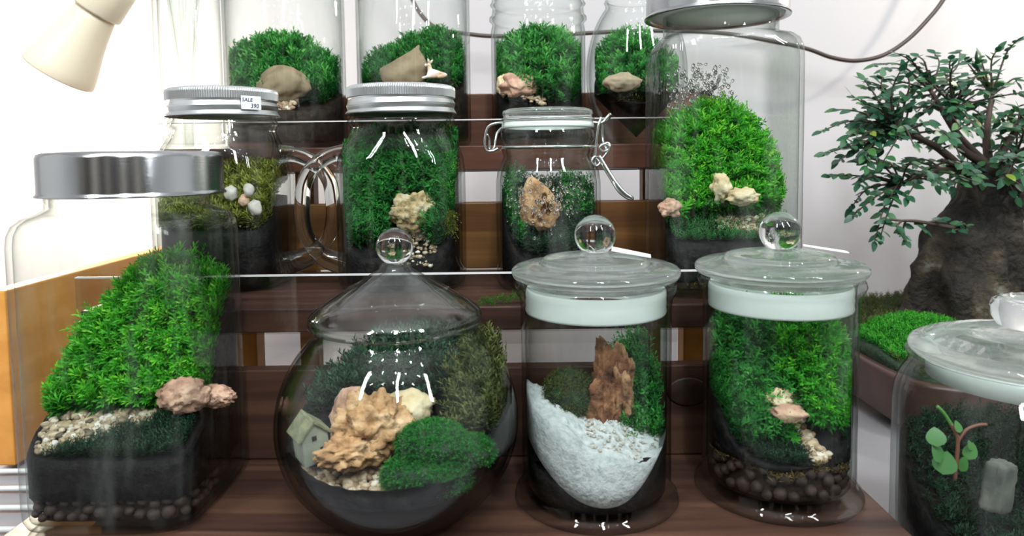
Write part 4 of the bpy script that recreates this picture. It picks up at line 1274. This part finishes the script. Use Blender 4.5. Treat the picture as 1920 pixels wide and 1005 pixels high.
# contents of the screw neck jar
JCc = Jar(xCc, DT, ZT, rCc - .0036)
tpC = lambda u: np.interp(u, [-1, -.85, -.5, 0, .3, .7, 1], [.078, .085, .098, .108, .104, .09, .075])
hCc = lambda u, v: .040 + sstep(-.8, .4, v) * (tpC(u) - .040)
layer('soil_bed', JCc, lambda u, v: hCc(u, v) - .002, lambda u, v: .0076 + 0 * u, M['soil'], scale=.985, seed=56, label='black soil bed in the screw neck jar on the top step')
moss('moss_bank', 'leafy green moss bank in the screw neck jar on the top step', JCc, hCc, lambda u, v: (v > -.6) * 1.0, 800, .0220, M['moss_green'], 57, up=.4, lean=(.05, -.3, 0), clump=.007, wid=.46, K=24, lim=.98, tint_hi=1.0)
rock('stone', 'reddish brown rock at the lower left of the screw neck jar', 'stone', P(974, 160, DT - .036), (.0190, .009, .0115), M['rock_pink'], 77, 0, amp=.4, freq=1.6, chop=3)
rock('stone', 'cream brown rock corner against the glass of the screw neck jar', 'stone', P(944, 160, DT - .030), (.0070, .007, .0110), M['rock_cream'], 78, 0, amp=.4, freq=1.6)
pebbles('gravel', 'tan gravel under the reddish rock of the screw neck jar', JCc, lambda u, v: .040 + .012 * sstep(-1, -.5, v) - .012 * u, lambda u, v: ((u > -.75) & (u < .1) & (v < -.5)) * 1.0, 110, .0023, M['pebble'], 58, lim=.985)
# contents of the bowl
JD = Jar(xD, DT, ZT, rD - .0075)
hD = lambda u, v: .046 + sstep(-.5, .4, v) * (np.interp(u, [-1, -.6, -.1, .5, 1], [.07, .085, .108, .09, .07]) - .046)
hDs = lambda u, v: np.where(np.hypot(u, v) < .97, hD(u, v), .05)
def bowlD(u, v):
    r2 = np.clip(u * u + v * v, 0, 1)
    return np.maximum(.075 - .088 * np.sqrt(1 - r2 * .97) + .004, .008)
layer('soil_bed', JD, lambda u, v: np.maximum(hD(u, v) - .002, bowlD(u, v)), bowlD, M['soil'], scale=.97, rings=26, seed=59, label='black soil bed in the open round bowl on the top step')
moss('moss_bank', 'bright green moss climbing the left of the open bowl on the top step', JD, hD, lambda u, v: (v > -.35) * (np.hypot(u, v) < .9), 800, .0185, M['moss_green'], 60, up=.5, lean=(-.15, -.25, 0), clump=.007, wid=.46, K=24, lim=.95, tint_hi=1.0)
rock('stone', 'pale cream rock in the open bowl beside the tall square jar', 'stone', P(1165, 155, DT - .036), (.0185, .009, .0095), M['rock_tan'], 79, 0, amp=.25, freq=1.4)
moss('moss_strip', 'olive moss strip below the pale rock in the open bowl', JD, lambda u, v: .044 + 0 * u, lambda u, v: ((v < -.55) & (u > -.55)) * 1.0, 300, .006, M['moss_yellow'], 61, up=.5, wid=.5, K=9, lim=.97)

# ================================================================== loose bits on the middle step
sprig('moss_sprig', 'green feathery moss sprig lying on the middle step beside the ball topped lid', [P(893, 566, .526), P(925, 563, .527), P(952, 559, .528), P(972, 556, .529)], .0052, .42, M['moss_bright'], 71, 90)
o = label_paper('paper_scrap', None, [tuple(Vector((P(812, 524, .58).x + a, .585 + b, ZM + c))) for a, b, c in ((0, 0, .0006), (.012, .004, .003), (.0105, -.006, .0012))], .0004)
tag(o, 'tiny white paper scrap lying on the middle step behind the globe lid', 'paper')

# ================================================================== low round jar, front right
DW = .442
xW = P(1936, 650, DW).x
tW = thing('wide_jar', 'wide low glass jar with stepped lid and ring handle, front right corner', 'jar', (xW, DW, ZTAB))
zq = lambda y, px=1936: P(px, y, DW).z - ZTAB
zl = zq(662)
rl = (1936 - 1703) * pm(DW) * .90
rb = (1936 - 1682) * pm(DW) * .925
e = [(rb * .90, 0), (rb * .97, .0015), (rb, .006), (rb, .05), (rb, zl - .036), (rb * .985, zl - .028), (rb * .95, zl - .020), (rb * .91, zl - .015), (rb * .885, zl - .011), (rb * .885, zl - .0055), (rb * .91, zl - .0040)]
link('glass_body', ring_mesh('glass_body', double_wall([(r, r, 2, z) for r, z in e], .0035, .007), 128), M['glass'], tW)
pr = [(0, zl - .0035), (rl * .80, zl - .0035), (rl * .90, zl - .0036), (rl * .975, zl - .003), (rl, zl - .0004), (rl * .998, zl + .002), (rl * .97, zl + .0042), (rl * .86, zl + .0075), (rl * .84, zl + .0066), (rl * .70, zl + .0105), (rl * .68, zl + .0095), (rl * .45, zl + .0135), (rl * .25, zl + .0150), (0, zl + .0155)]
lw_ = link('lid', lathe('lid', pr, 128), M['pressed'], tW); lw_['label'] = 'stepped clear glass lid'
sg = [(rl * .80, zl - .018), (rl * .845, zl - .0175), (rl * .845, zl - .0045), (rl * .80, zl - .0045), (rl * .80, zl - .018)]
link('seal', lathe('seal', sg, 96), M['gasket'], tW)['label'] = 'clear milky sealing ring'
kn = [(0, zl + .0158), (.016, zl + .0158), (.0195, zl + .0175), (.0225, zl + .0225), (.0235, zl + .0290), (.0220, zl + .0335), (.018, zl + .0352), (.0150, zl + .0340), (.010, zl + .031), (0, zl + .0302)]
link('knob', lathe('knob', kn, 64), M['solid'], lw_)
JW = Jar(xW, DW, ZTAB, rb - .0042)
hW = lambda u, v: .045 + .045 * sstep(-.5, .6, v)
layer('soil_bed', JW, lambda u, v: np.where(hW(u, v) > 0, hW(u, v), 0), lambda u, v: .0078 + 0 * u, M['soil'], scale=.985, seed=80, label='black soil bed in the wide low jar')
moss('moss_carpet', 'dark moss covering the soil of the wide low jar', JW, hW, lambda u, v: (v > -.9) * .8, 1500, .009, M['moss_dark'], 81, up=.5, wid=.45, K=11, lim=.97)
o = rock('stone', 'square topped grey slate stone standing in the wide low jar', 'stone', P(1872, 912, .405), (.0095, .008, .0190), M['rock_grey'], 83, (.05, .12, .5), amp=.10, freq=1.6, sub=4, block=.85)
# little plant with round leaves
pp = P(1795, 830, .392)
tp = thing('round_leaf_plant', 'small plant with round green leaves and reddish stem in the wide low jar', 'plant', (pp.x, pp.y, ZTAB + .05))
PL = lambda px, py, D=.392: P(px, py, D) - Vector((pp.x, pp.y, ZTAB + .05))
tube('stem', crom([PL(1790, 900), PL(1796, 830), PL(1792, 812), PL(1783, 795)], 6), .0011, M['stem'], tp, 8)
tube('stem', crom([PL(1796, 828), PL(1812, 806), PL(1834, 797), PL(1850, 796)], 6), .0009, M['stem'], tp, 8)
tube('stem', crom([PL(1786, 800), PL(1770, 775), PL(1757, 762)], 6), .0010, M['stem_green'], tp, 8)
def leaf_mesh(name, L, Wd, fold=.15, tint=.5, bulge=.55):
    n = 7
    v, f = [(0, 0, 0)], []
    prof = [(t, math.sin(math.pi * t ** bulge) ** .75 * .5) for t in [(i + 1) / n for i in range(n - 1)]]
    mid = []; le = []; ri = []
    for t, w in prof:
        z = -.10 * L * t * t
        mid.append(len(v)); v.append((0, L * t, z))
        le.append(len(v)); v.append((-Wd * w, L * t, z + fold * Wd * w))
        ri.append(len(v)); v.append((Wd * w, L * t, z + fold * Wd * w))
    tip = len(v); v.append((0, L, -.10 * L))
    f += [(0, mid[0], le[0]), (0, ri[0], mid[0])]
    for a in range(len(mid) - 1):
        f += [(mid[a], mid[a + 1], le[a + 1], le[a]), (mid[a], ri[a], ri[a + 1], mid[a + 1])]
    f += [(mid[-1], tip, le[-1]), (mid[-1], ri[-1], tip)]
    me = bpy.data.meshes.new(name); me.from_pydata(v, [], f)
    a = me.attributes.new('tint', 'FLOAT', 'POINT'); a.data.foreach_set('value', [tint] * len(v))
    me.materials.append(M['leaf'])
    me.polygons.foreach_set('use_smooth', [True] * len(me.polygons))
    return me
rlm = [leaf_mesh('leaf', .012, .012, .05, .75, .8), leaf_mesh('leaf', .010, .008, .05, .8, .7)]
for px, py, rx, rz, s, k in ((1757, 838, 1.2, -.2, .9, 0), (1763, 868, 1.3, .6, 1.0, 0), (1768, 890, 1.25, -.9, 1.1, 0), (1800, 812, 1.2, .3, .7, 1), (1816, 862, 1.2, -1.0, 1.0, 1), (1822, 845, 1.3, .5, .6, 1), (1802, 884, 1.3, -1.3, .9, 1)):
    o = bpy.data.objects.new('leaf', rlm[k]); COL.objects.link(o); o.parent = tp
    o.location = PL(px, py, .390); o.rotation_euler = (rx, 0, rz); o.scale = (s, s, s)

# ================================================================== bulb and cables
tb = thing('light_bulb', 'cream plastic light bulb hanging askew at the top left', 'bulb', BULB)
ax = (P(100, 150, .86) - P(205, -20, .86)).normalized()
org_b = P(133, 100, .86)
qb = pm(.86) * .93
def lathe_on(name, prof, mt, par, seg=48):
    me = lathe(name, prof, seg)
    me.transform(Matrix.Translation(org_b - BULB) @ ax.to_track_quat('Z', 'Y').to_matrix().to_4x4())
    return link(name, me, mt, par)
lathe_on('housing', [(0, -96 * qb), (38 * qb, -96 * qb), (40 * qb, -85 * qb), (44 * qb, -60 * qb), (50 * qb, -30 * qb), (58 * qb, 0), (65 * qb, 28 * qb), (68 * qb, 44 * qb), (67 * qb, 48 * qb), (0, 47 * qb)], M['bulb_body'], tb)
dm = [(66 * qb, 48.5 * qb)] + [(66 * qb * math.cos(a), 48.5 * qb + 34 * qb * math.sin(a)) for a in np.linspace(.1, 1.45, 9)] + [(0, 82.5 * qb)]
lathe_on('diffuser', [(0, 48.2 * qb)] + dm, M['lit'], tb)['label'] = 'lit white diffuser'
lathe_on('socket', [(0, -97 * qb), (44 * qb, -97 * qb), (46 * qb, -101 * qb), (47 * qb, -190 * qb), (40 * qb, -200 * qb), (0, -200 * qb)], M['bulb_body'], tb)
top_b = org_b - ax * (200 * qb)
tube('cord', crom([top_b - BULB, top_b - BULB - ax * .06 + Vector((0, 0, .03)), top_b - BULB + Vector((.05, .02, .5)), top_b - BULB + Vector((.05, .02, 1.2))], 6), .003, M['cable'], tb, 8)

DCB = 1.03
cab = [P(735, -60, DCB), P(765, -15, DCB), P(790, 28, DCB), P(822, 54, DCB), P(880, 64, DCB), P(930, 68, DCB), P(1030, 66, DCB), P(1200, 58, DCB), P(1350, 62, DCB), P(1460, 80, DCB), P(1515, 92, DCB), P(1560, 108, DCB), P(1605, 114, DCB), P(1655, 104, DCB), P(1700, 76, DCB), P(1740, 36, DCB), P(1772, -6, DCB), P(1810, -80, DCB)]
o = tube('cable', crom(cab, 8), .0030, M['cable'], None, 10, org=cab[0]); o.location = cab[0]
tag(o, 'dark brown cable sagging along the white wall behind the jars', 'cable')

# ================================================================== bonsai in its tray
PX, PY = .600, .815
tz = P(1605, 665, .756).z
tT = thing('bonsai', 'bonsai tree with small dark green leaves on a stout trunk in a brown tray', 'plant', (PX, PY, ZTAB))
hx_, hy_ = .236, .185
hz = tz - ZTAB
e = [(hx_ * .955, hy_ * .955, 7, .012), (hx_ * .965, hy_ * .965, 7, .016), (hx_ * .985, hy_ * .985, 7, hz * .6), (hx_, hy_, 7, hz - .004), (hx_ * 1.0, hy_ * 1.0, 7, hz), (hx_ - .010, hy_ - .010, 7, hz), (hx_ - .012, hy_ - .012, 7, hz - .010), (0, 0, 2, hz - .012)]
link('tray', ring_mesh('tray', [(0, 0, 2, .012)] + e, 96), M['pot'], tT)['label'] = 'brown glazed rectangular tray'
for sx in (-1, 1):
    for sy in (-1, 1):
        box('foot', (sx * hx_ * .75 - .03, sy * hy_ * .75 - .02, .0003), (sx * hx_ * .75 + .03, sy * hy_ * .75 + .02, .0118), M['pot'], tT, .002)
JT = Jar(PX, PY, ZTAB, hx_ - .014, hy_ - .014, 7)
hT = lambda u, v: hz - .004 + .022 * np.exp(-((u + .25) ** 2 + (v - .1) ** 2) * 2.2) + .006 * np.sin(7 * u) * np.cos(5 * v) + .018 * np.exp(-((u + .74) ** 2 * 14 + (v + .30) ** 2 * 9)) + .016 * sstep(.0, .9, v)
layer('moss_ground', JT, hT, lambda u, v: hz - .0118 + 0 * u, M['carpet'], scale=.99, rings=30, seed=90, parent=tT)
vis = lambda u, v: np.where(u < .1, 1.0, .25)
oc = moss('moss', None, JT, hT, lambda u, v: ((u + .74) ** 2 * 12 + (v + .30) ** 2 * 8 > 1) * vis(u, v), 4200, .0075, M['moss_olive'], 91, up=.6, wid=.6, K=9, lim=1.0, tint_lo=.1)
oc.parent = tT; oc.location = (0, 0, 0); oc['label'] = 'olive moss over the tray soil'; 
oc = moss('moss', None, JT, hT, lambda u, v: ((u + .74) ** 2 * 12 + (v + .30) ** 2 * 8 < 1.15) * 1.0, 2600, .0070, M['moss_bright'], 92, up=.6, wid=.6, K=9, lim=1.0, tint_hi=.75)
oc.parent = tT; oc.location = (0, 0, 0); oc['label'] = 'bright green moss cushion'
for o in (oc,):
    if 'category' in o: del o['category']
for o in tT.children:
    if 'category' in o: del o['category']
# trunk
DB = .85
pmB = pm(DB)
OFF = Vector((PX, PY, ZTAB))
sec = [(615, 1836, 150), (600, 1836, 138), (570, 1830, 122), (530, 1828, 112), (490, 1826, 98), (450, 1826, 86), (425, 1832, 76), (400, 1846, 66), (370, 1854, 60), (345, 1856, 56), (325, 1856, 48), (310, 1856, 30)]
v, f = [], []
SEG = 72
ds = []
for a_, b_2 in zip(sec[:-1], sec[1:]):
    for k in range(4):
        t_ = k / 4; ds.append(tuple(a_[i] * (1 - t_) + b_2[i] * t_ for i in range(3)))
ds.append(sec[-1])
for (py, px, hw) in ds:
    c = P(px, py, DB)
    for k in range(SEG):
        a = 2 * math.pi * k / SEG
        n_ = noise.fractal(Vector((math.cos(a) * 2.2, math.sin(a) * 2.2, py * .010)), .9, 2.1, 6)
        root = max(0, (py - 440) / 170)
        rg = .16 * root * math.cos(a * 5 + 1.0 + py * .004) + .10 * root * math.cos(a * 9 + 2)
        r = hw * pmB * (1 + .20 * n_ + rg)
        v.append((c.x + r * math.cos(a) - OFF.x, c.y + r * math.sin(a) * .8 - OFF.y, c.z - OFF.z + .004 * n_))
for i in range(len(ds) - 1):
    for k in range(SEG):
        j = (k + 1) % SEG
        f.append((i * SEG + k, i * SEG + j, (i + 1) * SEG + j, (i + 1) * SEG + k))
f.append(tuple(range((len(ds) - 1) * SEG, len(ds) * SEG)))
me = bpy.data.meshes.new('trunk'); me.from_pydata(v, [], f)
link('trunk', me, M['trunk'], tT)['label'] = 'stout rough dark trunk with flaring roots'
# branches
rs = random.Random(77)
top = P(1852, 330, DB)
mids = [(1765, 300, .83), (1745, 170, .84), (1790, 200, .80), (1860, 180, .87), (1935, 190, .84), (1690, 345, .80), (1905, 290, .80), (1680, 240, .79), (1960, 270, .86)]
mp_ = []
for (px, py, d) in mids:
    e_ = P(px, py, d)
    q = top.lerp(e_, .5) + Vector((rs.uniform(-.01, .01), rs.uniform(-.01, .01), rs.uniform(-.006, .012)))
    st = top + Vector((rs.uniform(-.012, .012), rs.uniform(-.01, .01), rs.uniform(-.01, .012)))
    pts = crom([st, q, e_], 8)
    mp_.append(pts)
    link('branch', mesh_tube('branch', [p - OFF for p in pts], [.0062 - .0040 * i / (len(pts) - 1) for i in range(len(pts))], 8), M['branch'], tT)
low = crom([P(1812, 432, .79), P(1770, 424, .775), P(1720, 415, .77), P(1690, 414, .77)], 8)
link('branch', mesh_tube('branch', [p - OFF for p in low], [.0028 - .0016 * i / (len(low) - 1) for i in range(len(low))], 8), M['branch'], tT)
ends = [(1540, 246, .78), (1556, 330, .78), (1568, 205, .80), (1596, 178, .82), (1620, 150, .82), (1640, 122, .83), (1682, 100, .83), (1722, 106, .84), (1752, 100, .86), (1800, 98, .86), (1838, 106, .88), (1872, 92, .86), (1905, 78, .86), (1945, 90, .84), (1985, 110, .84), (2000, 180, .84), (2010, 250, .84),
        (1600, 404, .77), (1596, 390, .80), (1640, 452, .77), (1652, 440, .77), (1610, 345, .77), (1548, 288, .77), (1586, 262, .77), (1572, 300, .80), (1620, 292, .77), (1655, 305, .77), (1650, 215, .78), (1690, 190, .78), (1712, 270, .76), (1735, 320, .76), (1762, 345, .76), (1700, 370, .77), (1668, 372, .78), (1742, 230, .77), (1782, 260, .76), (1808, 310, .76), (1830, 240, .77), (1842, 345, .76), (1872, 300, .76), (1900, 235, .77), (1918, 330, .76), (1945, 300, .77), (1960, 345, .78), (1880, 160, .80), (1820, 150, .80), (1775, 150, .80), (1930, 150, .80), (1905, 370, .79), (1968, 210, .79), (1980, 400, .80), (1860, 250, .88), (1790, 320, .90), (1730, 200, .90), (1700, 300, .88), (1640, 250, .86), (1600, 230, .85), (1930, 240, .90), (1660, 130, .87)]
lows = [(1700, 452, .768), (1690, 440, .765), (1735, 432, .77), (1760, 412, .775), (1790, 432, .775), (1655, 415, .77), (1800, 418, .78)]
for i in range(120):
    a_, q_ = rs.uniform(0, 2 * math.pi), math.sqrt(rs.uniform(.02, 1))
    ends.append((1775 + 205 * q_ * math.cos(a_), 232 + 125 * q_ * math.sin(a_) + .10 * (1775 - 1775), rs.uniform(.76, .92)))
leafpos = []
def twig(s0, e_, sag, nl, size, start=.2):
    md_ = s0.lerp(e_, .55) + Vector((rs.uniform(-.008, .008), rs.uniform(-.008, .008), sag))
    pts = crom([s0, md_, e_], 7)
    link('twig', mesh_tube('twig', [p - OFF for p in pts], [.0014 - .0008 * i / (len(pts) - 1) for i in range(len(pts))], 5), M['branch'], tT)
    for i in range(nl):
        t_ = start + (1 - start) * (i + .5) / nl
        k = min(int(t_ * (len(pts) - 1)), len(pts) - 2)
        p = pts[k].lerp(pts[k + 1], t_ * (len(pts) - 1) - k)
        d = (pts[k + 1] - pts[k]).normalized()
        leafpos.append((p, d, i, size * rs.uniform(.75, 1.2)))
    leafpos.append((e_, (pts[-1] - pts[-2]).normalized(), -1, size))
for (px, py, d) in ends:
    e_ = P(px, py, d)
    best = min(((p - e_).length, p) for pts in mp_ for p in pts[6:])[1] if False else min((p for pts in mp_ for p in pts[7:]), key=lambda p: (p - e_).length + .25 * abs((p - e_).length - .07))
    n_l = max(6, int((best - e_).length / .0054))
    twig(best, e_, rs.uniform(.0, .014), min(n_l, 20), .0130, .10)
for (px, py, d) in lows:
    e_ = P(px, py, d)
    s0 = min(low, key=lambda p: abs((p - e_).length - .015))
    twig(s0, e_, .002, 5, .0105)
lm = [leaf_mesh('leaf', 1.0, .54, .10, ti, .70) for ti in (.1, .3, .45, .55, .65, .8, .97)]
cam_pos = Vector((0, 0, 0))
leafpos.sort(key=lambda q: q[0].y)
stuffV, stuffF, stuffT = [], [], []
cnt = 0
for i, (p, d, k, L) in enumerate(leafpos):
    side = d.cross(Vector((0, 0, 1)))
    side = side.normalized() if side.length > .1 else Vector((1, 0, 0))
    s = 1 if k % 2 == 0 else -1
    y_ax = (d * (.55 if k >= 0 else 1.0) + side * s * (.9 if k >= 0 else .1) + Vector((rs.uniform(-.3, .3), rs.uniform(-.3, .3), rs.uniform(-.35, .25)))).normalized()
    hi_ = min(max((p.z - .02) / .10, 0), 1)
    nrm = (Vector((0, -.65 + .40 * hi_, .65 + .30 * hi_)) + Vector((rs.uniform(-.45, .45), rs.uniform(-.4, .3), rs.uniform(-.3, .3)))).normalized()
    x_ax = y_ax.cross(nrm).normalized(); z_ax = x_ax.cross(y_ax)
    R = Matrix((x_ax, y_ax, z_ax)).transposed().to_4x4()
    mw = Matrix.Translation(p - OFF) @ R @ Matrix.Scale(L, 4)
    tint = min(max(rs.gauss(.40, .18) + (.30 if p.x > .57 and rs.random() < .45 else 0) + (.2 if p.z > .14 and rs.random() < .4 else 0), 0), 1)  # right and top leaves yellower: lamp backlight put into the leaf tint
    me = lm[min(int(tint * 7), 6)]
    if cnt < 298:
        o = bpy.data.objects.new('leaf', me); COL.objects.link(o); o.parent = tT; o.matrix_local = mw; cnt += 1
    else:
        b0 = len(stuffV)
        for v_ in me.vertices: stuffV.append(tuple(mw @ v_.co)); stuffT.append(tint)
        for pl_ in me.polygons: stuffF.append(tuple(b0 + q for q in pl_.vertices))
me = bpy.data.meshes.new('leaves'); me.from_pydata(stuffV, [], stuffF)
a = me.attributes.new('tint', 'FLOAT', 'POINT'); a.data.foreach_set('value', stuffT)
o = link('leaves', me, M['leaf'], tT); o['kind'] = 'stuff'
print('LEAVES', len(leafpos))
